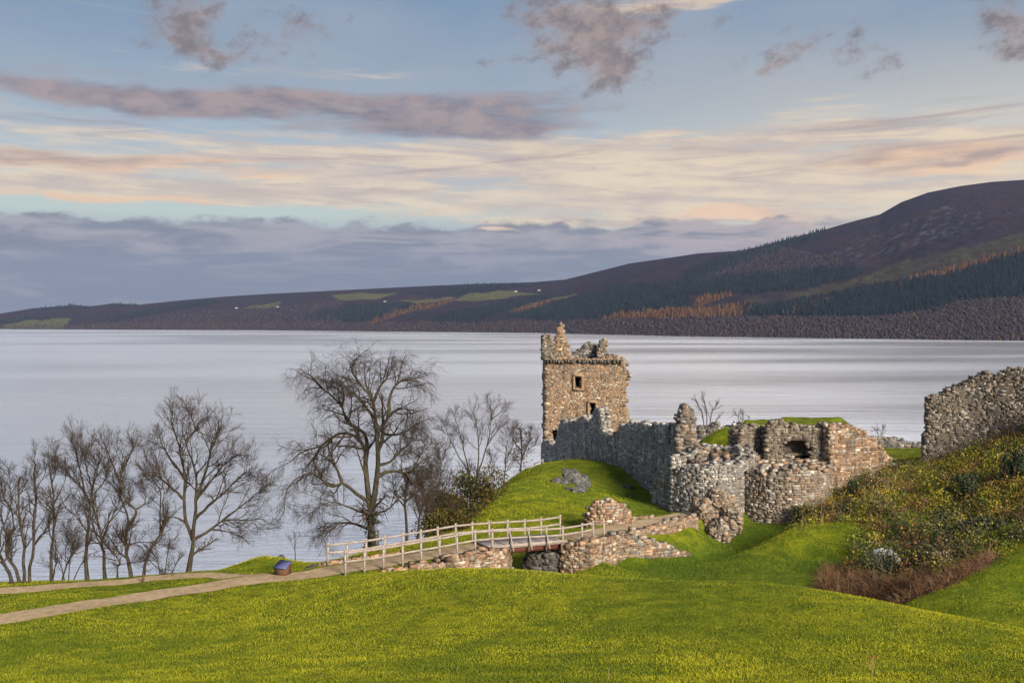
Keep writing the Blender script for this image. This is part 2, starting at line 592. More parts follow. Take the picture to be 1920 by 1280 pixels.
def slab(name, parent, pts, T, keep, z0, z1, pal, stone=(0.42, 0.24), cell=0.3, back=True, closed=False, proud=0.09, seed=1, rubble=True):
    """A masonry wall along a plan curve: mortar core cut out by keep(s, z), faced with laid stones, broken edges heaped with rubble."""
    r = np.random.default_rng(seed)
    f, S = curve_fn(pts)
    ns, nz = max(1, int(math.ceil(S / cell))), max(1, int(math.ceil((z1 - z0) / cell)))
    ds, dz = S / ns, (z1 - z0) / nz
    sc_, zc_ = (np.arange(ns) + 0.5) * ds, z0 + (np.arange(nz) + 0.5) * dz
    SS, ZZ_ = np.meshgrid(sc_, zc_, indexing='ij')
    K = keep(SS, ZZ_)
    sv, zv = np.arange(ns + 1) * ds, z0 + np.arange(nz + 1) * dz
    p, t = f(sv)
    if closed:
        p[-1], t[-1] = p[0], t[0]
    n2 = np.stack([t[:, 1], -t[:, 0]], -1)
    V = np.zeros((2, ns + 1, nz + 1, 3))
    for k, sgn in enumerate((1, -1)):
        q = p + n2 * sgn * T / 2
        V[k, :, :, :2] = q[:, None]
        V[k, :, :, 2] = zv[None]
    V += (r.random(V.shape) - 0.5) * cell * np.array([0.3, 0.3, 0.35])
    if closed:
        V[:, -1] = V[:, 0]
    idx = np.arange(V.size // 3).reshape(2, ns + 1, nz + 1)
    qs = []
    I, J = np.nonzero(K)
    qs.append(np.stack([idx[0, I, J], idx[0, I + 1, J], idx[0, I + 1, J + 1], idx[0, I, J + 1]], -1))
    qs.append(np.stack([idx[1, I, J], idx[1, I, J + 1], idx[1, I + 1, J + 1], idx[1, I + 1, J]], -1))
    Kp = np.zeros((ns + 2, nz + 2), bool)
    Kp[1:-1, 1:-1] = K
    if closed:
        Kp[0, 1:-1] = K[-1]
        Kp[-1, 1:-1] = K[0]
    edges = []                                                   # (s, z, is_top)
    for di, dj, a, b_ in ((1, 0, (1, 0), (1, 1)), (-1, 0, (0, 1), (0, 0)), (0, 1, (1, 1), (0, 1)), (0, -1, (0, 0), (1, 0))):
        I, J = np.nonzero(K & ~Kp[1 + di:ns + 1 + di, 1 + dj:nz + 1 + dj])
        A0, A1 = idx[0, I + a[0], J + a[1]], idx[0, I + b_[0], J + b_[1]]
        B0, B1 = idx[1, I + a[0], J + a[1]], idx[1, I + b_[0], J + b_[1]]
        qs.append(np.stack([A0, B0, B1, A1], -1))
        if dj != -1:
            edges.append(np.stack([sc_[I] + di * ds / 2, zc_[J] + dj * dz / 2, np.full(len(I), dj)], -1))
    core_v, core_f = V.reshape(-1, 3), [np.concatenate(qs)]
    # laid stones
    Cs, Ts, Ns, Ds, cl = [], [], [], [], []
    pal = np.array(pal)
    for side in ((1, -1) if back else (1,)):
        z = z0
        while z < z1:
            h = stone[1] * r.uniform(0.6, 1.5)
            s = -r.uniform(0, stone[0])
            row = []
            while s < S:
                w = stone[0] * r.choice([0.45, 0.7, 1.0, 1.4, 2.0]) * r.uniform(0.8, 1.2)
                row.append((s + w / 2, w))
                s += w
            a = np.array(row)
            ok = (a[:, 0] > 0) & (a[:, 0] < S)
            a = a[ok]
            if len(a):
                zz = np.full(len(a), z + h / 2)
                kk = keep(a[:, 0], zz) & keep(np.clip(a[:, 0] - a[:, 1] * 0.4, 0, S), zz) & keep(np.clip(a[:, 0] + a[:, 1] * 0.4, 0, S), zz)
                a, zz = a[kk], zz[kk]
            if len(a):
                pp, tt = f(a[:, 0])
                nn = np.stack([tt[:, 1], -tt[:, 0]], -1) * side
                dep = r.uniform(0.16, 0.30, len(a))
                pr = r.uniform(-0.015, proud, len(a)) + 0.012
                cc = np.concatenate([pp + nn * (T / 2 + pr - dep / 2)[:, None], zz[:, None]], -1)
                Cs.append(cc)
                Ts.append(np.concatenate([tt * side, np.zeros((len(a), 1))], -1))
                Ns.append(np.concatenate([nn, np.zeros((len(a), 1))], -1))
                Ds.append(np.stack([a[:, 1] * 1.03, dep, np.full(len(a), h * 1.05)], -1))
            z += h
    # rubble along broken edges
    if rubble and edges:
        ed = np.concatenate(edges)
        m = max(1, int(round(T / 0.42)))
        for k in range(m):
            off = (k + 0.5) / m * T - T / 2
            e = ed.copy()
            e[:, 0] += r.normal(0, 0.06, len(e))
            e[:, 1] += r.normal(0.0, 0.09, len(e))
            pp, tt = f(e[:, 0])
            nn = np.stack([tt[:, 1], -tt[:, 0]], -1)
            cc = np.concatenate([pp + nn * (off + r.normal(0, 0.06, len(e)))[:, None], e[:, 1:2]], -1)
            Cs.append(cc)
            ang = r.uniform(-0.5, 0.5, len(e))
            t3 = np.concatenate([tt, np.zeros((len(e), 1))], -1)
            n3 = np.concatenate([nn, np.zeros((len(e), 1))], -1)
            Ts.append(t3 * np.cos(ang)[:, None] + n3 * np.sin(ang)[:, None])
            Ns.append(n3 * np.cos(ang)[:, None] - t3 * np.sin(ang)[:, None])
            Ds.append(np.stack([r.uniform(0.2, 0.42, len(e)), r.uniform(0.25, 0.5, len(e)), r.uniform(0.12, 0.28, len(e))], -1))
    C, T_, N_, D = (np.concatenate(q) for q in (Cs, Ts, Ns, Ds))
    roll = r.normal(0, 0.035, len(C))[:, None]
    U_ = np.zeros_like(T_)
    U_[:, 2] = 1
    T2 = T_ * np.cos(roll) + U_ * np.sin(roll)
    U2 = U_ * np.cos(roll) - T_ * np.sin(roll)
    SV, SQ = boxes(C, T2, N_, U2, D, r=r)
    ci = r.integers(0, len(pal), len(C))
    cols = pal[ci] * np.where(r.random((len(C), 1)) < 0.09, r.uniform(1.05, 1.45, (len(C), 1)), r.uniform(0.55, 1.0, (len(C), 1)))
    cols = cols * 0.72 + cols.mean(1, keepdims=True) * 0.28
    cols = np.repeat(cols, 8, 0)
    V2 = np.concatenate([core_v, SV])
    cc = np.concatenate([np.tile(np.array(pal)  .mean(0) * 0.62, (len(core_v), 1)), cols])
    return mesh(name, V2, [core_f[0], SQ + len(core_v)], M_STONE, parent, cc)


# ------------------------------------------------------------------ terrain of the promontory
CP = []


def cp(px, py, Y): CP.append((XZ(px, Y), Y, ZZ(py, Y)))
def cz(px, Y, z): CP.append((XZ(px, Y), Y, z))
def cx(x, Y, z): CP.append((x, Y, z))


for x in (-60, -25, 0, 25, 60):
    cx(x, -25, 35.0); cx(x, 0, 33.7 - 0.02 * abs(x)); cx(x, 9, 31.2 - 0.02 * abs(x)); cx(x, 16, 28.9)
for a in [(-500, 1280, 31), (0, 1280, 30), (480, 1280, 28), (960, 1280, 27), (1440, 1280, 26.5), (1920, 1280, 27), (2400, 1280, 28),
          (300, 1200, 37), (960, 1170, 36), (1300, 1180, 34), (1600, 1200, 32.5), (600, 1140, 41),
          (560, 1090, 48.5), (680, 1075, 49.5), (760, 1066, 49), (880, 1068, 48), (1000, 1076, 47), (1150, 1088, 45.5), (1300, 1098, 44), (1500, 1108, 42.5), (1660, 1132, 40), (1800, 1156, 38), (1920, 1178, 36), (2200, 1230, 34)]:
    cp(*a)
for a in [(850, 52.5, 22.0), (920, 52, 21.8), (1000, 52, 21.6), (1150, 51, 21.4), (1300, 50, 21.4), (1500, 49, 21.0), (1640, 46.5, 21.6), (1720, 44, 22.6), (1920, 40.5, 23.4)]:
    cz(*a)
# paths and the left bank
for a in [(-500, 1240, 37), (0, 1158, 42), (240, 1120, 46), (450, 1087, 50), (560, 1077, 51.3), (640, 1069, 52),
          (-400, 1150, 47), (0, 1105, 50), (200, 1091, 51.5), (330, 1078, 53), (400, 1074, 53.5), (480, 1081, 51.3),
          (-300, 1125, 50), (50, 1096, 52.3), (160, 1089, 53), (300, 1078, 54.3), (370, 1071, 55), (430, 1062, 55.5), (490, 1041, 56.5), (530, 1043, 57.2), (575, 1058, 56.5), (560, 1070, 53.5), (490, 1072, 53.8)]:
    cp(*a)
for px in (-700, -400, 0, 200, 380):
    cz(px, 58.5, 20.3); cz(px, 70, 12.5); cz(px, 84, 2.0); cz(px, 96, -4.0)
cz(490, 61, 20.6); cz(570, 61, 20.6); cz(500, 72, 12.5); cz(500, 88, 1.0); cz(500, 100, -4)
cz(620, 55, 22.7); cz(700, 56.5, 22.7); cz(700, 60, 22.1); cz(700, 64, 20.8); cz(700, 78, 11.5); cz(700, 98, -1); cz(700, 110, -4)
cz(800, 62, 22.2); cz(800, 68, 21.0); cz(780, 85, 10); cz(780, 112, -3)
cz(880, 66, 22.2); cz(880, 76, 21.6); cz(860, 90, 15); cz(850, 125, -3)
# the grassy rise before the curtain wall
for a in [(915, 928, 77), (960, 908, 83), (1000, 985, 66.5), (1000, 958, 70), (950, 965, 69), (1100, 930, 76), (1060, 884, 89), (1120, 877, 90), (1180, 905, 88), (1200, 950, 75), (1250, 962, 74.5), (1240, 940, 82), (1180, 965, 69.5), (1060, 975, 68)]:
    cp(*a)
cz(930, 95, 19.5); cz(1000, 100, 20.3); cz(1000, 112, 17.6); cz(1080, 104, 21.2); cz(960, 125, 11); cz(950, 150, -3)
cz(1040, 122, 17.5); cz(1150, 122, 18.0); cz(1100, 140, 14); cz(1100, 165, -2); cz(1000, 160, -4)
# ditch under the bridge and the moat
for a in [(980, 57, 20.8), (1030, 60, 20.9), (940, 60, 20.8), (900, 62.5, 21.0), (1000, 62.5, 21.5)]:
    cz(*a)
for a in [(1150, 1072, 59), (1300, 1082, 57), (1300, 1045, 61.5), (1215, 1004, 62.6), (1255, 999, 64.2), (1300, 990, 66.0), (1335, 1012, 67.5), (1400, 992, 71), (1220, 1090, 56), (1160, 1026, 59.9), (1220, 1044, 60.3), (1135, 1052, 58.2)]:
    cp(*a)
cz(1800, 50.8, 22.4); cz(1900, 52.5, 23.3); cz(1740, 49, 22.2); cz(1320, 71, 21.4); cz(1400, 65.5, 20.7); cz(1450, 68.5, 20.8); cz(1330, 62.5, 20.8); cz(1390, 76, 21.2); cz(1462, 75, 21.0); cz(1330, 76, 22.0)
# the knoll in the moat and the brambly slope on the right
for a in [(1490, 989, 64.2), (1560, 975, 66), (1640, 964, 64.5), (1350, 1066, 58), (1400, 1035, 60.5), (1450, 1008, 62.5), (1500, 1045, 59.5), (1600, 1040, 59), (1550, 1090, 54.5), (1480, 1098, 53), (1640, 1080, 55.5),
          (1560, 955, 70.5), (1680, 945, 66), (1660, 890, 77), (1740, 875, 77), (1840, 860, 73), (1920, 820, 71), (2100, 760, 69), (2400, 720, 68),
          (1800, 975, 62), (1920, 920, 62), (1920, 1010, 54.5), (1800, 1050, 54), (1720, 1100, 51), (2100, 960, 54), (2200, 860, 62),
          (1920, 1034, 50), (1860, 1054, 49.3), (1800, 1078, 48), (1740, 1108, 46.8), (1690, 1133, 45.5), (1920, 1110, 45), (1830, 1130, 43.5), (2150, 1010, 48), (2150, 1120, 41)]:
    cp(*a)
# the inner ward
for a in [(1690, 864, 93), (1640, 866, 92), (1700, 843, 111), (1640, 838, 108), (1760, 846, 108)]:
    cp(*a)
for a in [(1400, 90, 22.3), (1300, 90, 22.0), (1250, 100, 20.5), (1330, 108, 21.2), (1500, 88, 22.8), (1500, 110, 21.5), (1200, 125, 15.5), (1300, 140, 10), (1400, 135, 12), (1400, 165, -3),
          (1700, 122, 18), (1700, 150, -1), (1850, 95, 25.5), (2000, 100, 28), (2300, 90, 30), (2000, 130, 20), (1950, 165, -2), (2300, 150, 8), (2400, 190, -4)]:
    cz(*a)
for x in (-110, -60, 0, 60, 120):
    cx(x, 200, -7)
CP = np.array(CP)


def tps_fit(P, lam=0.003):
    n = len(P)
    xy = P[:, :2]
    d2 = ((xy[:, None] - xy[None]) ** 2).sum(-1)
    K = 0.5 * d2 * np.log(d2 + 1e-9) / 100 + lam * np.eye(n)
    A = np.zeros((n + 3, n + 3))
    A[:n, :n] = K
    A[:n, n] = 1
    A[:n, n + 1:] = xy
    A[n, :n] = 1
    A[n + 1:, :n] = xy.T
    return np.linalg.solve(A, np.concatenate([P[:, 2], np.zeros(3)]))


TW = tps_fit(CP)
GX, GY = np.arange(-110, 130.01, 0.5), np.arange(-26, 200.01, 0.5)


def tps_eval(x, y):
    out = np.full(x.shape, TW[len(CP)]) + TW[-2] * x + TW[-1] * y
    for i in range(len(CP)):
        d2 = (x - CP[i, 0]) ** 2 + (y - CP[i, 1]) ** 2
        out += TW[i] * 0.5 * d2 * np.log(d2 + 1e-9) / 100
    return out


gxx, gyy = np.meshgrid(GX, GY, indexing='ij')
GZ = tps_eval(gxx, gyy)
GZ = np.clip(GZ, -8, 40)
# grassed-over masonry heap behind the gatehouse
for px, Y, h, rx, ry in ((1345, 91, 2.5, 2.8, 3.2), (1410, 94, 2.0, 5.0, 3.5)):
    GZ += h * np.exp(-((gxx - XZ(px, Y)) / rx) ** 4 - ((gyy - Y) / ry) ** 4)
amp = np.clip((gyy - 20) / 30, 0.15, 1)
GZ += fbm(np.stack([gxx, gyy], -1) * 0.16, 4, 3) * 0.22 * amp
GZ += fbm(np.stack([gxx, gyy], -1) * 0.9, 3, 9) * np.clip((gyy - 40) / 300, 0.04, 0.10)
shore = np.clip((17 - GZ) / 10, 0, 1) * np.clip((gyy - 55) / 10, 0, 1)
GZ += fbm(np.stack([gxx, gyy], -1) * 0.22, 5, 21) * 2.0 * shore

# fence line (near side of the path) : px, top row, foot row
NEAR = [(647.5, 1030.6, 1073.7), (683, 1027, 1069), (718.7, 1019, 1064), (755, 1012, 1057.5), (789.6, 1006, 1051), (824, 1000.6, 1045), (857.5, 996, 1038.5),
        (891, 991, 1032), (923, 990, 1028.7), (956, 989, 1025.5), (990.6, 988.5, 1023), (1023.6, 987.5, 1021), (1055, 987, 1018), (1091, 985, 1012), (1112, 981, 1007), (1132, 977, 1003)]
yf = lambda px: np.interp(px, [600, 647, 891, 1055, 1132, 1300], [50.2, 51, 55, 57.8, 59.8, 66])
near_pts = [np.array([XZ(a, yf(a)), yf(a), ZZ(c, yf(a))]) for a, b, c in NEAR]
OFF = np.array([-1.2, 2.05, 0])
zs_deck = lambda x: np.interp(x, [q[0] for q in near_pts], [q[2] for q in near_pts])
path_main = [P3(-700, 1275, 34.5), P3(-300, 1208, 38.6), P3(0, 1157, 42.2), P3(240, 1120, 46), P3(450, 1087, 50), P3(560, 1077, 51.3)]
path_main += [q + OFF / 2 for q in near_pts[::2]] + [near_pts[-1] + OFF / 2, P3(1195, 982, 64.6), P3(1290, 962, 70), P3(1378, 948, 75.5)]
path_low = [P3(-700, 1175, 45.5), P3(-300, 1132, 48.6), P3(0, 1104, 50.2), P3(200, 1090, 51.7), P3(330, 1078, 53), P3(395, 1074, 53.6), P3(440, 1078, 52.4), P3(500, 1083, 50.8)]


def resample(pts, step_=0.5, it=2):
    p = np.array(pts, float)
    for _ in range(it):
        q = [p[0]]
        for a, b in zip(p[:-1], p[1:]):
            q += [a * 0.75 + b * 0.25, a * 0.25 + b * 0.75]
        p = np.array(q + [p[-1]])
    d = np.concatenate([[0], np.cumsum(np.linalg.norm(np.diff(p, axis=0), axis=1))])
    s = np.arange(0, d[-1], step_)
    return np.stack([np.interp(s, d, p[:, k]) for k in range(3)], -1)


pm, pl = resample(path_main), resample(path_low)
BR0, BR1 = near_pts[9][0] + OFF[0] / 2 - 0.1, near_pts[12][0] + OFF[0] / 2 + 0.2     # bridge gap in x along the centreline


def level_path(pts, hw, skip=None):
    global GZ
    m = (gxx > pts[:, 0].min() - 4) & (gxx < pts[:, 0].max() + 4) & (gyy > pts[:, 1].min() - 4) & (gyy < pts[:, 1].max() + 4)
    X, Y, Z = gxx[m], gyy[m], GZ[m]
    best = np.full(X.shape, 1e9)
    bz = np.zeros(X.shape)
    bx = np.zeros(X.shape)
    for q in pts:
        d = np.hypot(X - q[0], Y - q[1])
        k = d < best
        best[k] = d[k]
        bz[k] = q[2]
        bx[k] = q[0]
    w = np.clip((hw + 0.95 - best) / 0.75, 0, 1)
    w = w * w * (3 - 2 * w)
    tgt = bz - 0.10
    if skip:
        g = (bx > skip[0]) & (bx < skip[1])
        tgt = np.where(g, np.minimum(Z, 21.0), tgt)
    GZ[m] = Z * (1 - w) + tgt * w


level_path(pl, 0.8)
level_path(pm, 1.05, (BR0, BR1))


def ground(x, y):
    x = np.asarray(x, float)
    y = np.asarray(y, float)
    i = np.clip((x - GX[0]) / 0.5, 0, len(GX) - 1.001)
    j = np.clip((y - GY[0]) / 0.5, 0, len(GY) - 1.001)
    i0, j0 = i.astype(int), j.astype(int)
    a, b = i - i0, j - j0
    return GZ[i0, j0] * (1 - a) * (1 - b) + GZ[i0 + 1, j0] * a * (1 - b) + GZ[i0, j0 + 1] * (1 - a) * b + GZ[i0 + 1, j0 + 1] * a * b


def grid_faces(n, m):
    i = np.arange(n * m).reshape(n, m)
    return np.stack([i[:-1, :-1], i[1:, :-1], i[1:, 1:], i[:-1, 1:]], -1).reshape(-1, 4)


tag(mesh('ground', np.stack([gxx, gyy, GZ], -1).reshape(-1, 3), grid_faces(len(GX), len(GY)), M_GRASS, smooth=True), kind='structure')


def ribbon(name, pts, hw, over_ground=True, skip=None):
    t = np.gradient(pts[:, :2], axis=0)
    t /= np.linalg.norm(t, axis=1, keepdims=True)
    n = np.stack([-t[:, 1], t[:, 0]], -1)
    offs = np.linspace(-1, 1, 9)
    jl = fbm(np.stack([np.arange(len(pts)) * 0.35, np.zeros(len(pts))], -1), 3, 5) * 0.3
    jr = fbm(np.stack([np.arange(len(pts)) * 0.35, np.ones(len(pts)) * 40], -1), 3, 6) * 0.3
    V = np.zeros((len(pts), 9, 3))
    for k, o in enumerate(offs):
        w = hw * o + (jl if o < 0 else jr) * abs(o)
        V[:, k, :2] = pts[:, :2] + n * w[:, None]
        V[:, k, 2] = np.maximum(ground(V[:, k, 0], V[:, k, 1]) + 0.035, pts[:, 2] - 0.03 if over_ground is False else -99)
    return tag(mesh(name, V.reshape(-1, 3), grid_faces(len(pts), 9), M_PATH, smooth=True), kind='structure')


a_ = pm[:, 0] < BR0
b_ = pm[:, 0] > BR1
ribbon('path', pm[a_], 0.88)
ribbon('path', pm[b_], 0.95)
ribbon('path', pl, 0.62)

# ------------------------------------------------------------------ loch
wv = []
WY = np.concatenate([np.linspace(-250, 400, 40), np.geomspace(420, 9500, 60)])
WXs = np.linspace(-8500, 8500, 60)
wxx, wyy = np.meshgrid(WXs, WY, indexing='ij')


def m_water(t, b):
    p = pos(t)
    x, y, z = xyz(t, p)
    wind = noise(t, vec(t, x * 0.0008, y * 0.0016, 0.0), 1.0, 2.0, 0.5, 0.8)      # cat's-paws: long bands of ruffled and slick water
    wind2 = noise(t, vec(t, x * 0.0022, y * 0.0065, 4.0), 1.0, 2.0, 0.5, 0.5)
    put(t, (0.79, 0.83, 0.91), b.inputs['Base Color'])
    b.inputs['Metallic'].default_value = 0.8
    b.inputs['IOR'].default_value = 1.34
    b.inputs['Specular IOR Level'].default_value = 0.5
    ruff = step(t, wind * 0.72 + wind2 * 0.28, 0.42, 0.58)
    put(t, ruff * 0.09 + 0.16, b.inputs['Roughness'])
    rip = noise(t, vec(t, x * 0.16, y * 0.8, 0.0), 1.0, 3.0, 0.6, 0.4)
    swell = noise(t, vec(t, x * 0.02, y * 0.11, 2.0), 1.0, 2.0, 0.5, 0.3)
    near = step(t, y, 520.0, 90.0)
    mids = step(t, y, 1200.0, 250.0)
    bumpn(t, b, (rip * 1.3 * (near * 0.93 + 0.07) + swell * 2.0 * (mids * 0.85 + 0.15)) * (ruff * 0.4 + 0.55), 0.42, 0.9)


tag(mesh('water', np.stack([wxx, wyy, np.zeros_like(wxx)], -1).reshape(-1, 3), grid_faces(60, 100), mat('loch_water', m_water), smooth=True), kind='structure')

# ------------------------------------------------------------------ hills on the far shore
SKY_PX = np.array([-1400, -700, -300, -100, 0, 60, 140, 170, 210, 260, 340, 420, 500, 600, 700, 800, 900, 1000, 1060, 1120, 1180, 1250, 1310, 1390, 1440, 1530, 1600, 1650, 1690, 1740, 1800, 1860, 1920, 2050, 2300, 2700, 3300], float)
SKY_PY = np.array([604, 601, 598, 593, 588, 578, 572, 574, 569, 571, 563, 556, 551, 546, 541, 536, 532, 529, 524, 509, 494, 484, 475, 470, 458, 435, 415, 402, 379, 361, 349, 341, 337, 331, 340, 380, 420], float)
SH_PX = np.array([-1400, 0, 500, 1000, 1280, 1600, 1920, 3300], float)
SH_PY = np.array([612.5, 617, 619, 624, 630, 634.5, 638.5, 652], float)
HPX = np.arange(-1400, 3301, 5.0)
HT = np.concatenate([np.linspace(-0.02, 1.0, 110), np.linspace(1.03, 1.5, 14)])
Ysh = F * CH / (np.interp(HPX, SH_PX, SH_PY) - HZ)
Wd = np.interp(HPX, [-1400, 0, 1000, 1900, 3300], [900, 1100, 1350, 1500, 1500])
Yr = Ysh + Wd
zr = np.maximum(CH + (HZ - np.interp(HPX, SKY_PX, SKY_PY)) / F * Yr, 14)


def gprof(t):
    return np.where(t <= 0, t * 0.6, np.where(t < 1, (t ** 0.93) * (1 - 0.18 * t ** 6) / 0.82 * 0.82 + 0.18 * t ** 6, 1 - (t - 1) * 0.9))


HPP, HTT = np.meshgrid(HPX, HT, indexing='ij')
HY = Ysh[:, None] + HTT * Wd[:, None]
HX = (HPP - 960) / F * HY
HZZ = zr[:, None] * gprof(HTT)
env = np.clip(HTT * 6, 0, 1) * np.clip((1.0 - HTT) * 3, 0, 1)
HZZ = HZZ + env * zr[:, None] * 0.085 * fbm(np.stack([HX, HY], -1) / 420, 5, 31)
HZZ = HZZ + env * 7 * fbm(np.stack([HX, HY], -1) / 90, 3, 37)
HPY = HZ - (HZZ - CH) / HY * F


def crop3(pts): return [(1280 + x / 3, 320 + y / 3) for x, y in pts]
def crop2(pts): return [(640 + x / 3, 500 + y / 3) for x, y in pts]
def crop1(pts): return [(x / 3, 500 + y / 3) for x, y in pts]


CONIFER = [crop3([(0, 560), (250, 480), (560, 395), (820, 325), (760, 380), (600, 430), (300, 540), (0, 625)]),
           crop3([(0, 610), (250, 590), (600, 560), (950, 545), (1060, 575), (700, 660), (400, 690), (-20, 700)]),
           crop3([(330, 765), (520, 750), (750, 720), (1100, 645), (1500, 590), (1920, 470), (2600, 300), (2600, 700), (1920, 720), (1600, 720), (1400, 790), (1000, 822), (650, 812), (350, 812)]),
           crop2([(0, 220), (380, 205), (420, 225), (200, 300), (0, 312)]), crop2([(480, 290), (760, 230), (1100, 160), (1185, 170), (940, 250), (750, 312), (560, 316)]),
           crop2([(930, 290), (1300, 180), (1550, 110), (1920, 85), (1950, 230), (1600, 255), (1460, 285), (1200, 302)]),
           crop1([(0, 300), (380, 278), (250, 295), (0, 320)]), crop1([(540, 320), (640, 275), (1100, 190), (1300, 190), (850, 272)]), crop2([(360, 150), (760, 100), (1100, 105), (640, 165)]),
           crop1([(1700, 300), (1800, 250), (1930, 240), (1930, 310)]), crop1([(230, 222), (480, 215), (480, 235), (230, 240)]), crop1([(600, 205), (770, 203), (780, 225), (600, 225)])]
LARCH = [crop3([(80, 775), (420, 745), (400, 775), (330, 815), (-20, 835), (-300, 830), (-420, 815), (-200, 790)]), crop3([(540, 812), (640, 770), (850, 715), (860, 735), (640, 800)]), crop3([(90, 715), (280, 685), (280, 705), (60, 765)]),
         crop2([(140, 330), (230, 270), (460, 210), (640, 178), (620, 200), (420, 245), (240, 300)]), crop2([(940, 260), (1000, 232), (1180, 182), (1190, 200), (1000, 255)]), crop3([(1150, 640), (1920, 440), (1920, 470), (1500, 575), (1200, 660)]),
         crop2([(1450, 300), (1600, 262), (1920, 240), (1920, 290)])]
FIELD = [crop2([(-60, 165), (60, 152), (330, 148), (150, 188), (0, 190)]), crop2([(330, 192), (470, 178), (640, 172), (640, 182), (420, 200)]), crop2([(640, 192), (720, 150), (900, 138), (1130, 150), (1000, 160), (900, 188)]), crop2([(1180, 180), (1330, 148), (1300, 165), (1220, 185)]),
         crop1([(0, 322), (200, 300), (390, 288), (340, 345), (0, 350)]), crop1([(1350, 235), (1480, 205), (1570, 198), (1560, 225)])]
SLOPE = [crop3([(980, 630), (1200, 520), (1500, 450), (1920, 345), (2600, 200), (2600, 420), (1920, 440), (1500, 560), (1150, 645)]), crop3([(350, 700), (700, 670), (980, 610), (960, 650), (500, 760), (350, 745)])]
wj = np.stack([HPP, HPY], -1)
jx = HPP + fbm(wj / 26, 3, 51) * 12
jy = HPY + fbm(wj / 26, 3, 57) * 4
hn = fbm(np.stack([HX, HY], -1) / 130, 5, 61)
hn2 = fbm(np.stack([HX, HY], -1) / 30, 3, 67)
hc = np.zeros(HPP.shape + (3,))
hc[:] = (0.028, 0.022, 0.036)
mixv = lambda base, c, w: base * (1 - w[..., None]) + np.array(c) * w[..., None]
hc = mixv(hc, (0.040, 0.028, 0.030), np.clip(hn * 1.6 + 0.3, 0, 1))
hc = mixv(hc, (0.024, 0.024, 0.026), np.clip(hn2 * 1.5, 0, 0.8))
hc = mixv(hc, (0.052, 0.040, 0.034), np.clip((0.22 - HTT) * 8 + hn, 0, 1) * 0.7)
for pg in SLOPE:
    hc = mixv(hc, (0.058, 0.056, 0.034), inpoly(jx, jy, pg) * np.clip(0.7 + hn * 1.2 + hn2 * 0.5, 0, 1))
for pg in FIELD:
    hc = mixv(hc, (0.105, 0.115, 0.045), inpoly(jx, jy, pg) * 0.95)
for pg in CONIFER:
    hc = mixv(hc, (0.013, 0.018, 0.014), inpoly(jx, jy, pg) * 0.9)
for pg in LARCH:
    hc = mixv(hc, (0.075, 0.045, 0.022), inpoly(jx, jy, pg) * 0.8)
ROCKY = crop3([(840, 500), (950, 400), (1300, 250), (1500, 200), (1700, 230), (1700, 330), (1300, 430), (1000, 510)])
hc = mixv(hc, (0.085, 0.085, 0.095), (inpoly(jx, jy, ROCKY) & (fbm(np.stack([HX, HY], -1) / 13, 3, 71) > 0.28)) * 0.8)


def m_hill(t, b):
    p = pos(t)
    n = noise(t, p, 0.05, 5.0, 0.7)
    c = mixc(t, 1.0, attr(t), mixc(t, step(t, n, 0.3, 0.7), (0.6, 0.6, 0.62), (1.35, 1.3, 1.25)), 'MULTIPLY')
    put(t, c, b.inputs['Base Color'])
    b.inputs['Roughness'].default_value = 1.0
    b.inputs['Specular IOR Level'].default_value = 0.0
    bumpn(t, b, n, 1.0, 9.0)


hc *= 0.78
tag(mesh('hills', np.stack([HX, HY, HZZ], -1).reshape(-1, 3), grid_faces(len(HPX), len(HT)), mat('heather', m_hill), None, hc.reshape(-1, 3), True), kind='structure')


def hill_at(px, py):
    """points of the hillside seen along the given rows."""
    out = []
    ok = []
    n1 = 110
    for a, b in zip(px, py):
        i = int(round((a + 1400) / 5))
        if i < 0 or i >= len(HPX):
            ok.append(False); out.append((0, 0, 0)); continue
        colm = HPY[i, :n1]
        j = int(np.argmax(colm < b))
        if colm[j] >= b or j == 0:
            ok.append(False); out.append((0, 0, 0)); continue
        f = (colm[j - 1] - b) / (colm[j - 1] - colm[j] + 1e-9)
        out.append(tuple(HY[i, j - 1] * (1 - f) + HY[i, j] * f for _ in (0,)) + (i, HZZ[i, j - 1] * (1 - f) + HZZ[i, j] * f))
        ok.append(True)
    o = np.array(out)
    ok = np.array(ok, bool)
    Y, Z = o[:, 0], o[:, 2]
    return np.stack([(np.asarray(px) - 960) / F * Y, Y, Z], -1)[ok]


def scatter_px(polys, per, r):
    P = []
    for pg in polys:
        a = np.array(pg)
        lo, hi = a.min(0), a.max(0)
        n = int((hi[0] - lo[0]) * (hi[1] - lo[1]) * per)
        q = lo + r.random((n, 2)) * (hi - lo)
        P.append(q[inpoly(q[:, 0] + r.normal(0, 3, n), q[:, 1] + r.normal(0, 1, n), pg)])
    return np.concatenate(P)


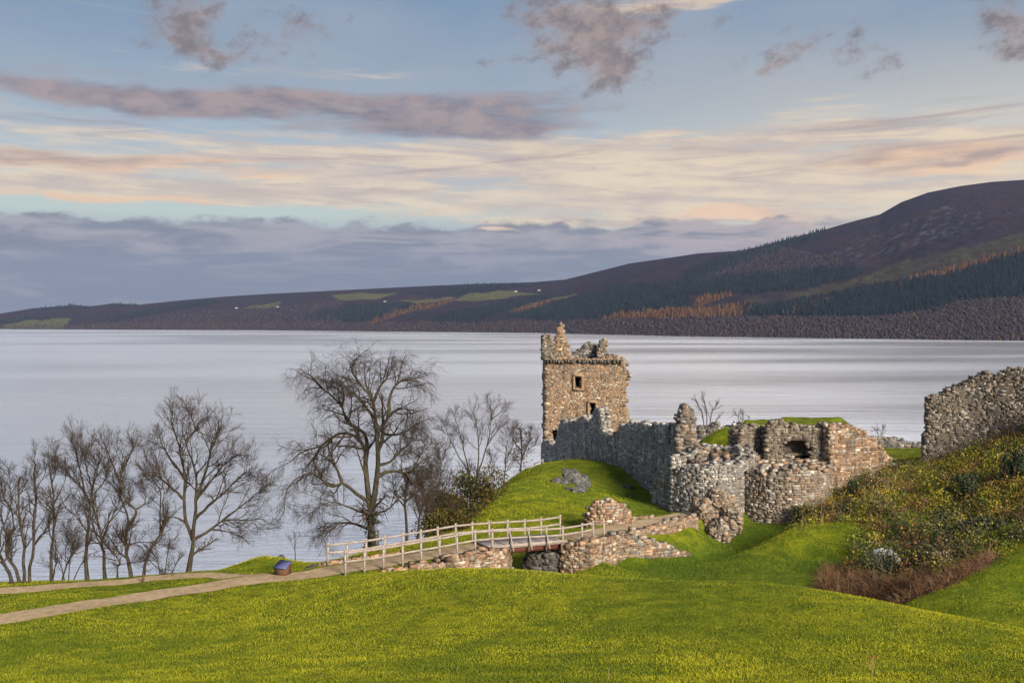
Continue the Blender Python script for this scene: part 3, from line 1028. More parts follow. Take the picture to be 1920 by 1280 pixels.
def cones(P, h, rad, cols, r, sides=6, tiers=2):
    """far conifers: two stacked ragged skirts each."""
    n = len(P)
    V, Fs, C = [], [], []
    off = 0
    for k in range(tiers):
        zb, zt = (0.08 + 0.38 * k), (0.68 + 0.32 * k)
        rr = 1.0 - 0.42 * k
        th = np.arange(sides) / sides * 2 * math.pi + k
        ring = np.stack([np.cos(th), np.sin(th)], -1)[None] * (rad[:, None] * rr * r.uniform(0.7, 1.25, (n, sides)))[..., None]
        vb = np.concatenate([P[:, None, :2] + ring, (P[:, 2:3] + (h * zb)[:, None] + r.uniform(-0.05, 0.05, (n, sides)) * h[:, None])[..., None]], -1)
        vt = np.concatenate([P[:, :2], P[:, 2:3] + (h * zt)[:, None]], -1)[:, None]
        v = np.concatenate([vb, vt], 1)
        V.append(v.reshape(-1, 3))
        f = np.array([[i, (i + 1) % sides, sides] for i in range(sides)])
        Fs.append((f[None] + (np.arange(n) * (sides + 1))[:, None, None]).reshape(-1, 3) + off)
        off += n * (sides + 1)
        C.append(np.repeat(cols, sides + 1, 0))
    return np.concatenate(V), np.concatenate(Fs), np.concatenate(C)


M_FAR = mat('far_foliage', lambda t, b: (put(t, attr(t), b.inputs['Base Color']), setattr(b.inputs['Roughness'], 'default_value', 1.0), setattr(b.inputs['Specular IOR Level'], 'default_value', 0.0)))


def forest(name, polys, per, hr, wr, base, label, seed, tiers=2, sides=6, var=0.35):
    r = np.random.default_rng(seed)
    q = scatter_px(polys, per, r)
    P = hill_at(q[:, 0], q[:, 1])
    P[:, 2] -= 1.0
    h = r.uniform(*hr, len(P))
    cols = np.array(base)[None] * r.uniform(1 - var, 1 + var, (len(P), 1)) * r.uniform(0.85, 1.15, (len(P), 3))
    V, Fc, C = cones(P, h, h * r.uniform(*wr, len(P)), cols, r, sides, tiers)
    return tag(mesh(name, V, Fc, M_FAR, None, C), label, 'forest', None, 'stuff')


forest('conifer_forest', CONIFER, 0.17, (8, 18), (0.16, 0.24), (0.008, 0.016, 0.017), 'dark green conifer plantation on the far hillside', 3)
forest('larch_forest', LARCH, 0.12, (7, 14), (0.18, 0.28), (0.085, 0.046, 0.020), 'orange autumn larches in strips on the far hillside', 4)
SHOREWOOD = [[(-200, 611), (0, 610), (500, 606), (1000, 604), (1280, 596), (1600, 594), (1920, 592), (2500, 598), (2500, 642), (1920, 640), (1600, 636), (1280, 631), (1000, 626), (500, 621), (0, 618), (-200, 617)],
             crop3([(1500, 740), (1920, 700), (1920, 820), (1100, 840)]), crop3([(0, 640), (500, 420), (900, 500), (900, 560), (300, 600)]), crop1([(500, 330), (900, 270), (1300, 240), (1930, 200), (1930, 340), (500, 350)])]


def blobs(P, h, rad, cols, r):
    n = len(P)
    th = np.arange(5) / 5 * 2 * math.pi
    rings = []
    for zf, rf in ((0.3, 0.75), (0.62, 1.0)):
        rr = rad[:, None] * rf * r.uniform(0.65, 1.3, (n, 5))
        rings.append(np.concatenate([P[:, None, :2] + np.stack([np.cos(th + zf * 5), np.sin(th + zf * 5)], -1)[None] * rr[..., None], (P[:, 2:3] + h[:, None] * (zf + r.uniform(-0.1, 0.1, (n, 5))))[..., None]], -1))
    top = np.concatenate([P[:, :2] + r.normal(0, 0.3, (n, 2)), P[:, 2:3] + h[:, None]], -1)[:, None]
    bot = np.concatenate([P[:, :2], P[:, 2:3]], -1)[:, None]
    V = np.concatenate(rings + [top, bot], 1)
    f = []
    for i in range(5):
        j = (i + 1) % 5
        f += [[i, j, 5 + j], [i, 5 + j, 5 + i], [5 + i, 5 + j, 10], [j, i, 11]]
    Fs = (np.array(f)[None] + (np.arange(n) * 12)[:, None, None]).reshape(-1, 3)
    return V.reshape(-1, 3), Fs, np.repeat(cols, 12, 0)


r_ = np.random.default_rng(11)
q = scatter_px(SHOREWOOD, 0.26, r_)
P = hill_at(q[:, 0], q[:, 1])
P[:, 2] -= 1.0
h = r_.uniform(3.0, 7.5, len(P))
pal = np.array([(0.046, 0.037, 0.048), (0.037, 0.031, 0.042), (0.055, 0.041, 0.036), (0.033, 0.034, 0.027), (0.085, 0.052, 0.025)])
cols = pal[r_.choice(5, len(P), p=[0.36, 0.32, 0.16, 0.1, 0.06])] * r_.uniform(0.7, 1.25, (len(P), 1))
V, Fc, C = blobs(P, h, h * r_.uniform(0.28, 0.45, len(P)), cols, r_)
tag(mesh('bare_woodland', V, Fc, M_FAR, None, C), 'purple-brown bare winter woodland along the far shore', 'forest', None, 'stuff')

M_RENDER = flat('white_render', (0.5, 0.49, 0.47), 0.8, 0.1, 0.3)
M_SLATE = flat('slate', (0.07, 0.07, 0.08), 0.7)
for (px, py, w, lab) in ((1011, 545, 15, 'white cottage on the far ridge, rightmost above the long pale fields'), (967, 547, 13, 'white cottage on the far hillside just left of the ridge cottage'),
                         (722, 566, 14, 'white farmhouse at the lower edge of the middle fields across the loch'), (520, 576, 15, 'white house beside a small green field on the far left hillside'),
                         (443, 578, 13, 'small white house left of the green field on the far left hillside')):
    P = hill_at([px], [py])
    if not len(P): continue
    x, y, z = P[0]
    z -= 1
    t_ = thing('cottage', (x, y, z), lab, 'cottage', 'cottages across the loch')
    hw, hd, hh = w * 0.4, 3.0, 4.0
    V = np.array([[sx * hw, sy * hd, sz] for sz in (0, hh) for sx, sy in ((-1, -1), (1, -1), (1, 1), (-1, 1))] + [[-hw, 0, hh + 3], [hw, 0, hh + 3]]) + (x, y, z)
    mesh('wall', V, [np.array([[0, 1, 5, 4], [1, 2, 6, 5], [2, 3, 7, 6], [3, 0, 4, 7]]), np.array([[4, 7, 8], [5, 9, 6]])], M_RENDER, t_)
    e = 0.5
    V = np.array([[-hw - e, -hd - e, hh - 0.4], [hw + e, -hd - e, hh - 0.4], [hw + e, 0, hh + 3.3], [-hw - e, 0, hh + 3.3], [hw + e, hd + e, hh - 0.4], [-hw - e, hd + e, hh - 0.4]]) + (x, y, z)
    mesh('roof', V, np.array([[0, 1, 2, 3], [3, 2, 4, 5]]), M_SLATE, t_)
# ------------------------------------------------------------------ the castle
def prof(pts, Yof):
    """top height along px from photo rows at depth Yof(px)."""
    a = np.array(pts, float)
    zz = np.array([ZZ(y, Yof(x)) for x, y in a])
    return lambda px: np.interp(px, a[:, 0], zz)


def rnoise(s, seed, amp, fr=1.3):
    s = np.asarray(s, float)
    return fbm(np.stack([s * fr, np.full(s.shape, seed * 7.3)], -1), 3, seed) * amp


M_DARK = flat('dark_recess', (0.012, 0.011, 0.010), 1.0)
M_SAND = flat('dressed_sandstone', (0.25, 0.175, 0.12), 0.85, 0.4, 3.0)

# ---- tower house
TYF = 122.0
tx0, tx1 = XZ(1023, TYF), XZ(1180, TYF)
tw = thing('ruined_tower', ((tx0 + tx1) / 2, TYF + 5, 16.5), 'tall ruined square tower house with broken battlements, standing above the loch', 'castle tower')
front = [(tx0, TYF), (tx1, TYF)]
px_of = lambda s: 1023 + s / TYF * F
zr_ = lambda py: ZZ(py, TYF)
WIN = [(1076, 1090, 704, 728), (1103, 1116, 753, 780)]


def keep_front(s, z):
    px = px_of(s)
    py = HZ - (z - CH) / TYF * F
    top = np.interp(px, [1018, 1040, 1060, 1120, 1140, 1160, 1170, 1178], [672, 672, 674, 672, 668, 671, 676, 690])
    right = np.interp(py, [660, 676, 690, 705, 720, 760, 775, 785, 795, 830], [1166, 1177, 1172, 1178, 1173, 1172, 1175, 1181, 1189, 1192])
    right = right - 1 + rnoise(py * 0.25, 3, 6.5, 1.0)
    k = (py > top + rnoise(px * 0.2, 5, 2.0)) & (px < right)
    for a, b, c, d in WIN:
        k &= ~((px > a) & (px < b) & (py > c) & (py < d))
    k &= ~((px > 1034) & (px < 1047) & (py > 805) & (py < 826))
    return k


slab('front_wall', tw, front, 1.6, keep_front, 14.5, zr_(664), PAL_TAWNY, (0.33, 0.17), 0.32, seed=21, proud=0.02)
D = 10.0
slab('side_wall', tw, [(tx0 + 0.8, TYF + D), (tx0 + 0.8, TYF + 0.85)], 1.5, lambda s, z: z < zr_(674) + rnoise(s, 8, 0.3), 14.5, zr_(664), PAL_MIX, (0.5, 0.28), 0.35, seed=22)
slab('rear_wall', tw, [(tx0 + 0.2, TYF + D), (tx1 - 0.3, TYF + D)], 1.5, lambda s, z: z < zr_(690) + rnoise(s, 9, 0.8) + 0.3 * np.sin(s), 13.0, zr_(664), PAL_MIX, (0.5, 0.28), 0.35, seed=23)
slab('side_wall', tw, [(tx1 - 0.9, TYF + 3.5), (tx1 - 0.9, TYF + D)], 1.5, lambda s, z: z < np.interp(s, [0, 1.5, 3, 6.5], [zr_(800), zr_(735), zr_(700), zr_(690)]) + rnoise(s, 10, 0.9, 2), 13.0, zr_(664), PAL_MIX, (0.5, 0.28), 0.35, seed=24)
# corner turrets and the broken cap-house on the wall head
ty = TYF - 0.1


def piece(name, prof_px, Y, T, zb, seed, pal=PAL_MIX, stone=(0.38, 0.22)):
    a = np.array(prof_px, float)
    x0, x1 = XZ(a[0, 0], Y), XZ(a[-1, 0], Y)
    zt = lambda s: np.interp((x0 + s) / Y * F + 960, a[:, 0], [ZZ(q, Y) for q in a[:, 1]])
    return slab(name, tw, [(x0, Y), (x1, Y)], T, lambda s, z: z < zt(s) + rnoise(s, seed, 0.08, 3), zb, max(ZZ(a[:, 1].min(), Y), zb + 0.3) + 0.2, pal, stone, 0.22, seed=seed, proud=0.07)


piece('turret', [(1017.5, 640), (1019, 630), (1026, 629), (1031, 633), (1034, 648), (1040, 655), (1043, 668)], TYF - 0.35, 1.3, zr_(674), 31, PAL_MIX)
piece('gable_spike', [(1040, 655), (1044, 632), (1047, 615), (1051, 606), (1055, 612), (1057, 632), (1062, 642), (1066, 655), (1068, 668)], TYF + 1.4, 1.0, zr_(676), 32, PAL_TAWNY)
piece('parapet', [(1066, 668), (1078, 664), (1082, 660), (1090, 655), (1097, 646), (1104, 642), (1110, 645), (1116, 650), (1121, 656), (1124, 664)], TYF + 7.5, 1.2, zr_(682), 33, PAL_GREY)
piece('turret', [(1121, 652), (1125, 646), (1129, 639), (1133, 635), (1136, 638), (1137, 662)], TYF + 6.0, 1.2, zr_(680), 34, PAL_MIX)
piece('parapet', [(1140, 668), (1146, 666), (1152, 668), (1160, 671), (1168, 674), (1176, 684)], TYF + 0.1, 1.3, zr_(684), 35, PAL_MIX)
# corbel course below the wall head
r35 = np.random.default_rng(35)
n = 30
xs = np.linspace(tx0 + 0.3, tx1 - 1.2, n) + r35.normal(0, 0.06, n)
Cc = np.stack([xs, np.full(n, TYF - 0.98), np.full(n, zr_(677)) + r35.normal(0, 0.05, n)], -1)
ax = lambda v, n: np.tile(np.array(v, float), (n, 1))
V, Q = boxes(Cc, ax((1, 0, 0), n), ax((0, -1, 0), n), ax((0, 0, 1), n), np.tile([0.2, 0.5, 0.34], (n, 1)), r=r35)
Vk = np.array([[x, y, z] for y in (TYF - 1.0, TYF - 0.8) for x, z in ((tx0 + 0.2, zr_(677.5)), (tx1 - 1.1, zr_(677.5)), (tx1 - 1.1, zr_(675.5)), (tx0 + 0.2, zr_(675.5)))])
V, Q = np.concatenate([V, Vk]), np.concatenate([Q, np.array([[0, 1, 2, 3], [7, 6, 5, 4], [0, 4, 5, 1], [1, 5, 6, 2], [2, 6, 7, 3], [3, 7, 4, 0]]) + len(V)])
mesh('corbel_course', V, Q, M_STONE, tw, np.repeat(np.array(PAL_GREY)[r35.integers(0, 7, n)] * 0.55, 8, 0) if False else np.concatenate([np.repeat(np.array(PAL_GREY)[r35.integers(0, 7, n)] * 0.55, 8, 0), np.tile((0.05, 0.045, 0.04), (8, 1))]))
n = 22
xs = np.linspace(tx0, tx1 - 1.0, n)
Cc = np.stack([xs, np.full(n, TYF - 0.95), np.full(n, zr_(673.2)) + r35.normal(0, 0.03, n)], -1)
V, Q = boxes(Cc, ax((1, 0, 0), n), ax((0, -1, 0), n), ax((0, 0, 1), n), np.tile([0.5, 0.62, 0.18], (n, 1)), r=r35)
mesh('string_course', V, Q, M_STONE, tw, np.repeat(np.array(PAL_TAWNY)[r35.integers(0, 7, n)] * 0.6, 8, 0))
for a, b, c, d in WIN:
    x0, x1, z1_, z0_ = XZ(a, TYF), XZ(b, TYF), zr_(c), zr_(d)
    yb, yf_ = TYF + 0.9, TYF - 0.85
    V = np.array([[x, y, z] for y in (yf_ + 0.15, yb) for x, z in ((x0 - .1, z0_ - .1), (x1 + .1, z0_ - .1), (x1 + .1, z1_ + .1), (x0 - .1, z1_ + .1))])
    w = mesh('window', V, np.array([[5, 4, 7, 6], [0, 4, 5, 1], [1, 5, 6, 2], [2, 6, 7, 3], [3, 7, 4, 0]]), M_DARK, tw)
    cs, ds_ = [], []
    for zz in np.arange(z0_ + 0.15, z1_, 0.3):
        for xx in (x0 - 0.06, x1 + 0.06):
            cs.append((xx, yf_, zz)); ds_.append((0.28, 0.34, 0.29))
    cs += [((x0 + x1) / 2, yf_, z1_ + 0.08), ((x0 + x1) / 2, yf_ - 0.05, z0_ - 0.06)]
    ds_ += [(x1 - x0 + 0.4, 0.36, 0.26), (x1 - x0 + 0.5, 0.4, 0.16)]
    n = len(cs)
    V, Q = boxes(np.array(cs), ax((1, 0, 0), n), ax((0, -1, 0), n), ax((0, 0, 1), n), np.array(ds_), jit=0.05, r=r35, taper=0.95)
    f_ = mesh('frame', V, Q, M_SAND, w)

# ---- curtain wall between tower and gatehouse
A_, B_ = np.array([XZ(1022.5, 112), 112.0]), np.array([XZ(1287, 81), 81.0])
cv, cS = curve_fn([A_, B_])
CT = [(1022, 832), (1030, 826), (1036, 835), (1046, 838), (1053, 815), (1057, 792), (1064, 788), (1070, 792), (1078, 790), (1086, 793), (1094, 784), (1100, 782), (1106, 792), (1113, 791), (1118, 785), (1122, 770), (1126, 763), (1131, 765), (1134, 775),
      (1137, 803), (1144, 814), (1150, 819), (1158, 816), (1165, 812), (1170, 800), (1176, 797), (1196, 795), (1220, 797), (1245, 795), (1265, 797), (1290, 798)]


def keep_curtain(s, z):
    p, _ = cv(s)
    px = 960 + p[..., 0] / p[..., 1] * F
    py = HZ - (z - CH) / p[..., 1] * F
    t = np.interp(px, [q[0] for q in CT], [q[1] for q in CT]) + rnoise(s, 41, 2.6, 1.6)
    k = (py > t) & ~((px > 1263) & (px < 1268) & (py > 800) & (py < 838))
    k &= ~((np.abs(px - 1110) < 2) & (np.abs(py - 800) < 5))
    return k


cw = thing('curtain_wall', (A_[0] * 0.5 + B_[0] * 0.5, 96, 20), 'long blue-grey curtain wall with jagged broken top, running from the tower to the gatehouse', 'castle wall')
PAL_BLUE = [(0.33, 0.34, 0.36), (0.40, 0.41, 0.43), (0.26, 0.27, 0.29), (0.45, 0.44, 0.44), (0.36, 0.32, 0.29), (0.50, 0.52, 0.55), (0.30, 0.25, 0.22)]
slab('wall', cw, [A_, B_], 1.0, keep_curtain, 14.0, 28.5, PAL_BLUE, (0.30, 0.15), 0.28, seed=42, proud=0.018)
# stump of a cross wall standing up at its right end
pY = 80.2
pp_ = [(1268, 800), (1271, 795), (1273, 778), (1276, 774), (1277, 764), (1281, 759), (1287, 760), (1291, 763), (1294, 775), (1297, 782), (1299, 800), (1301, 828), (1304, 842), (1308, 850)]
a = np.array(pp_, float)
x0, x1 = XZ(1268, pY), XZ(1308, pY)
zt = lambda s: np.interp((x0 + s) / pY * F + 960, a[:, 0], [ZZ(q, pY) for q in a[:, 1]])
st = thing('wall_stump', ((x0 + x1) / 2, pY, 20.5), 'tall narrow stump of broken masonry rising at the right end of the curtain wall', 'ruined pillar')
slab('wall', st, [(x0, pY), (x1, pY)], 1.3, lambda s, z: z < zt(s) + rnoise(s, 44, 0.06, 3), 19.5, 29.6, PAL_MIX, (0.36, 0.2), 0.2, seed=45)


def cap(name, parent, cx_, cy_, r0, z, seed, m=None, tilt=(0, 0), cols=PAL_MIX):
    r = np.random.default_rng(seed)
    n = int(r0 * r0 * 14)
    th, rr = r.uniform(0, 2 * math.pi, n), r0 * np.sqrt(r.random(n))
    C = np.stack([cx_ + rr * np.cos(th), cy_ + rr * np.sin(th), np.zeros(n)], -1)
    C[:, 2] = z + tilt[0] * (C[:, 0] - cx_) + tilt[1] * (C[:, 1] - cy_) + r.normal(0, 0.07, n) - 0.12
    ang = r.uniform(0, 6.28, n)
    T_ = np.stack([np.cos(ang), np.sin(ang), np.zeros(n)], -1)
    N_ = np.stack([-np.sin(ang), np.cos(ang), np.zeros(n)], -1)
    V, Q = boxes(C, T_, N_, ax((0, 0, 1), n), r.uniform(0.25, 0.6, (n, 3)) * (1, 1, 0.7), jit=0.25, r=r)
    return mesh(name, V, Q, M_STONE, parent, np.repeat(np.array(cols)[r.integers(0, len(cols), n)] * r.uniform(0.7, 1.1, (n, 1)), 8, 0))


# ---- gatehouse
gh = thing('gatehouse', (19, 77, 21), 'broken twin-towered stone gatehouse with a dark arched recess and turf on top', 'gatehouse')


def drum(px, Y, rad, topf, seed, pal):
    cx_, cy_ = XZ(px, Y), Y
    th = np.linspace(math.pi * 0.5, math.pi * 2.5, 73)
    pts = np.stack([cx_ + rad * np.cos(th), cy_ + rad * np.sin(th)], -1)
    f, S = curve_fn(pts)
    def keep(s, z):
        t = math.pi * 0.5 + np.asarray(s) / S * 2 * math.pi
        return z < topf(np.cos(t), np.sin(t)) + rnoise(s, seed, 0.35, 1.0) + rnoise(s, seed + 5, 0.2, 2.6)
    o = slab('drum_tower', gh, pts, 1.2, keep, 18.5, 27.8, pal, (0.30, 0.14), 0.28, back=False, closed=True, seed=seed, proud=0.035)
    return o


PAL_DRUM = [(0.36, 0.26, 0.18), (0.30, 0.20, 0.14), (0.34, 0.30, 0.27), (0.27, 0.22, 0.19), (0.42, 0.38, 0.35), (0.20, 0.17, 0.15), (0.30, 0.24, 0.19), (0.47, 0.44, 0.42), (0.36, 0.25, 0.18)]
PAL_DRUMG = [(0.33, 0.33, 0.34), (0.26, 0.25, 0.25), (0.42, 0.42, 0.43), (0.19, 0.18, 0.18), (0.28, 0.24, 0.21), (0.48, 0.48, 0.49)]
drum(1330, 76.4, 2.85, lambda c, s: 25.7 - np.clip(-c - 0.2, 0, 1) * 1.5 - np.clip(-s - 0.7, 0, 1) * 1.6 + 0.15 * (s > 0), 51, PAL_DRUMG)
drum(1463, 75.6, 3.1, lambda c, s: 25.1 - 0.3 * c * c + 0.25 * (s > 0.2), 52, PAL_DRUM)
cap('rubble_top', gh, XZ(1330, 76.4), 76.4, 2.5, 25.3, 53, tilt=(0.18, 0.05))
cap('rubble_top', gh, XZ(1463, 75.6), 75.6, 2.7, 25.05, 54, cols=PAL_DRUM)


def pxwall(name, parent, pts, T, zb, top, pal, seed, holes=None, stone=(0.30, 0.15), cell=0.24, back=True, **k):
    """wall through (px, Y) plan points; top rows given per px."""
    pl_ = [(XZ(a, b), b) for a, b in pts]
    f, S = curve_fn(pl_)
    def keep(s, z):
        p, _ = f(s)
        px = 960 + p[..., 0] / p[..., 1] * F
        py = HZ - (z - CH) / p[..., 1] * F
        o = py > np.interp(px, [q[0] for q in top], [q[1] for q in top]) + rnoise(s, seed, 3.2, 1.3) + rnoise(s, seed + 3, 1.8, 3.5)
        if holes:
            o &= ~holes(px, py)
        return o
    Ym = min(b for a, b in pts)
    return slab(name, parent, pl_, T, keep, zb, ZZ(min(q[1] for q in top) - 3, Ym), pal, stone, cell, back, seed=seed, **{'proud': 0.025, **k})


pxwall('buttress', gh, [(1236, 78.6), (1252, 76.6), (1272, 75.0)], 1.2, 18.5, [(1236, 915), (1246, 890), (1254, 872), (1264, 862), (1272, 858)], PAL_DRUMG, 57)
PAL_OLD = [(0.21, 0.18, 0.155), (0.27, 0.23, 0.19), (0.14, 0.12, 0.105), (0.31, 0.25, 0.19), (0.19, 0.145, 0.11), (0.33, 0.30, 0.27)]
pxwall('upper_wall', gh, [(1296, 79.3), (1392, 79.0)], 1.3, 20.5, [(1296, 850), (1310, 842), (1330, 838), (1350, 842), (1370, 846), (1385, 838), (1392, 815)], PAL_DRUM, 61)
pxwall('upper_wall', gh, [(1378, 78.6), (1446, 80.4)], 1.4, 20.5, [(1378, 812), (1384, 806), (1392, 801), (1405, 800), (1420, 803), (1432, 805), (1440, 803), (1446, 804)], PAL_OLD, 62)
arch = lambda px, py: (((px - 1489) / 33.0) ** 2 + (np.minimum(py - 849, 0) / 27.0) ** 2 < 1) & (py < 871)
pxwall('arched_wall', gh, [(1434, 78.2), (1549, 77.9)], 1.2, 20.5, [(1434, 808), (1440, 802), (1446, 792), (1452, 788), (1468, 790), (1476, 799), (1500, 801), (1530, 802), (1540, 799), (1549, 797)], PAL_OLD, 63, arch)
# back of the recess with the low slit
pxwall('recess_back', gh, [(1444, 79.15), (1536, 79.15)], 0.6, 23.0, [(1444, 818), (1536, 818)], PAL_OLD, 64, lambda px, py: (np.abs(px - 1492) < 22) & (py > 851) & (py < 869))
V = np.array([[XZ(p, 79.6), 79.6, ZZ(q, 79.6)] for p, q in ((1462, 874), (1522, 874), (1522, 846), (1462, 846))])
Vb = V + (0, 0.5, 0)
mesh('dark_slit', np.concatenate([V, Vb]), np.array([[0, 1, 2, 3], [5, 4, 7, 6], [0, 4, 5, 1], [1, 5, 6, 2], [2, 6, 7, 3], [3, 7, 4, 0]]), M_DARK, gh)
V, Q = boxes(np.array([[XZ(1490, 78.75), 78.75, ZZ(851, 78.75)]]), ax((1, 0, 0), 1), ax((0, -1, 0), 1), ax((0, 0, 1), 1), np.array([[2.3, 0.7, 0.22]]), 0.02, taper=0.97)
mesh('lintel', V, Q, M_STONE, gh, np.tile((0.2, 0.17, 0.14), (8, 1)))
RT = [(1540, 800), (1548, 797), (1560, 798), (1575, 797), (1590, 803), (1605, 806), (1615, 818), (1628, 828), (1638, 840), (1648, 850), (1656, 862), (1664, 874), (1672, 882)]
pxwall('flank_wall', gh, [(1545, 77.2), (1676, 80.6)], 1.5, 20.0, RT, PAL_RUST, 66, stone=(0.34, 0.18))
pxwall('rear_wall', gh, [(1440, 85.5), (1600, 85.5)], 1.2, 21.5, [(1440, 797), (1455, 790), (1475, 795), (1500, 800), (1540, 799), (1580, 804), (1600, 812)], PAL_OLD, 67)


def turf(name, parent, poly, zf, seed, z0=None):
    """turf lying on masonry: poly of (px, Y) corners of a quad."""
    n, m = 28, 16
    q = np.array([[XZ(a, b), b] for a, b in poly])
    u, v = np.meshgrid(np.linspace(0, 1, n), np.linspace(0, 1, m), indexing='ij')
    xy = ((1 - u)[..., None] * (1 - v)[..., None] * q[0] + u[..., None] * (1 - v)[..., None] * q[1] + u[..., None] * v[..., None] * q[2] + (1 - u)[..., None] * v[..., None] * q[3])
    edge = np.minimum(np.minimum(u, 1 - u), np.minimum(v, 1 - v))
    z = zf(xy[..., 0], xy[..., 1]) + fbm(xy * 0.9, 3, seed) * 0.15 - np.clip(0.12 - edge, 0, 1) * 7
    return mesh(name, np.concatenate([xy, z[..., None]], -1).reshape(-1, 3), grid_faces(n, m), M_GRASS, parent, smooth=True)


turf('turf', gh, [(1442, 78.6), (1545, 78.4), (1600, 85.6), (1450, 85.6)], lambda x, y: 27.62 + (y - 79) * 0.02, 71)
turf('turf', gh, [(1545, 77.6), (1618, 79.2), (1610, 85.6), (1556, 85.6)], lambda x, y: 27.75 - np.clip(x - 26.0, 0, 9) * 0.30, 72)
turf('turf', gh, [(1384, 79.2), (1442, 80.6), (1446, 86), (1390, 86)], lambda x, y: 27.45 + 0 * x, 73)

# ---- wall on the motte, upper right
mw = thing('castle_wall', (XZ(1830, 76), 76, 26), 'high grey rubble wall with a grassy sloping top, on the brambly mound at the right edge', 'castle wall')
MT = [(1728, 872), (1733, 830), (1737, 800), (1738, 775), (1742, 752), (1748, 744), (1760, 741), (1775, 733), (1790, 727), (1805, 718), (1818, 713), (1832, 707), (1845, 702), (1860, 704), (1875, 707), (1885, 699), (1895, 695), (1908, 691), (1920, 693), (1960, 688), (2100, 680), (2300, 690)]
pxwall('wall', mw, [(1732, 79.0), (1830, 77.5), (1940, 75.0), (2200, 72)], 1.6, 22.0, MT, PAL_OLD + [(0.30, 0.26, 0.23), (0.36, 0.34, 0.33)], 81, stone=(0.30, 0.13), cell=0.28, proud=0.02)

# ---- remains beyond the ward
ww = thing('ward_wall', (43, 113, 21), 'low ruined wall along the far edge of the bright lawn behind the gatehouse', 'ruined wall')
pxwall('wall', ww, [(1600, 113), (1740, 113)], 1.2, 18.5, [(1600, 824), (1632, 818), (1650, 819), (1668, 821), (1682, 826), (1700, 832), (1725, 836), (1740, 838)], PAL_GREY, 83, stone=(0.45, 0.25), cell=0.35)
ww = thing('ward_wall', (25, 104, 22), 'low crumbled wall head showing along the skyline behind the turfed heap', 'ruined wall')
pxwall('wall', ww, [(1310, 103), (1445, 101)], 1.0, 19.5, [(1310, 801), (1330, 797), (1336, 793), (1345, 792), (1352, 799), (1375, 798), (1392, 795), (1410, 797), (1430, 800), (1445, 800)], PAL_GREY, 84, stone=(0.45, 0.25), cell=0.35)


def drywall(name, label, pts, T, tops, zb, pal, seed, stone=(0.24, 0.14), cat='stone wall', cell=0.2, proud=0.07):
    """plan (px, Y) with top rows at the same points."""
    pl_ = [(XZ(a, b), b) for a, b in pts]
    f, S = curve_fn(pl_)
    d = np.concatenate([[0], np.cumsum(np.hypot(*np.diff(np.array(pl_), axis=0).T))])
    zt = np.array([ZZ(t, b) for (a, b), t in zip(pts, tops)])
    i = len(pl_) // 2
    t_ = thing(name, (pl_[i][0], pl_[i][1], zb), label, cat)
    slab('masonry', t_, pl_, T, lambda s, z: z < np.interp(s, d, zt) + rnoise(s, seed, 0.06, 3), zb, zt.max() + 0.2, pal, stone, cell, seed=seed, proud=proud)
    return t_


nY = yf
# stone revetment of the bridge ramp, the left side
drywall('bridge_abutment', 'reddish dry-stone revetment under the fenced ramp, left of the bridge gap', [(770, 52.6), (830, 53.4), (900, 54.6), (940, 55.6), (948, 58.2)], 0.7, [1064, 1051, 1038, 1033, 1030], 19.8, PAL_RUST, 91)
drywall('bridge_abutment', 'tall rusty dry-stone abutment carrying the right end of the footbridge', [(1068, 59.6), (1064, 57.7), (1100, 57.6), (1130, 58.6), (1162, 60.4)], 0.8, [1024, 1024, 1016, 1012, 1006], 19.6, PAL_RUST, 92)
drywall('low_wall', 'low kerb wall of rubble along the near side of the path, between bridge and gatehouse', [(1162, 60.6), (1190, 62.0), (1240, 64.0), (1302, 66.8)], 0.6, [1010, 996, 984, 970], 20.2, PAL_TAWNY, 93)
drywall('low_wall', 'low rubble wall end fanning down into the mown moat, right of the bridge', [(1150, 59.6), (1195, 60.2), (1240, 60.8), (1270, 61.4), (1288, 62.4)], 0.8, [1004, 1010, 1021, 1034, 1045], 19.8, PAL_TAWNY + PAL_GREY[:3], 94)
drywall('low_wall', 'short line of low stones on the far side of the path, right of the upright wall fragment', [(1176, 66.5), (1225, 68.5)], 0.5, [972, 974], 21.8, PAL_RUST, 95)
drywall('wall_fragment', 'upright rounded fragment of reddish wall standing in grass beyond the footbridge', [(1098, 65.0), (1110, 64.8), (1122, 64.7), (1150, 65.0), (1166, 65.4), (1178, 65.8)], 0.9, [985, 955, 942, 941, 950, 972], 21.6, PAL_RUST, 96)
drywall('masonry_pier', 'dark grey leaning block of old masonry under the bridge gap', [(994, 58.9), (1004, 58.4), (1030, 58.2), (1052, 58.4)], 1.1, [1052, 1036, 1037, 1044], 19.6, [(0.12, 0.12, 0.125), (0.17, 0.165, 0.165), (0.09, 0.09, 0.095), (0.2, 0.19, 0.19)], 97, stone=(0.34, 0.2), proud=0.02)
drywall('masonry_pier', 'small pale rubble pier tucked between the dark block and the right abutment', [(1056, 58.0), (1070, 57.9), (1080, 58.0)], 0.8, [1046, 1045, 1052], 19.6, PAL_TAWNY + PAL_GREY[3:6], 98)


def sphere_pts(n):
    i = np.arange(n) + 0.5
    ph = np.arccos(1 - 2 * i / n)
    th = math.pi * (1 + 5 ** 0.5) * i
    return np.stack([np.cos(th) * np.sin(ph), np.sin(th) * np.sin(ph), np.cos(ph)], -1)


def ico(sub):
    import bmesh
    bm = bmesh.new()
    bmesh.ops.create_icosphere(bm, subdivisions=sub, radius=1)
    V = np.array([v.co[:] for v in bm.verts])
    Fc = np.array([[v.index for v in f.verts] for f in bm.faces])
    bm.free()
    return V, Fc


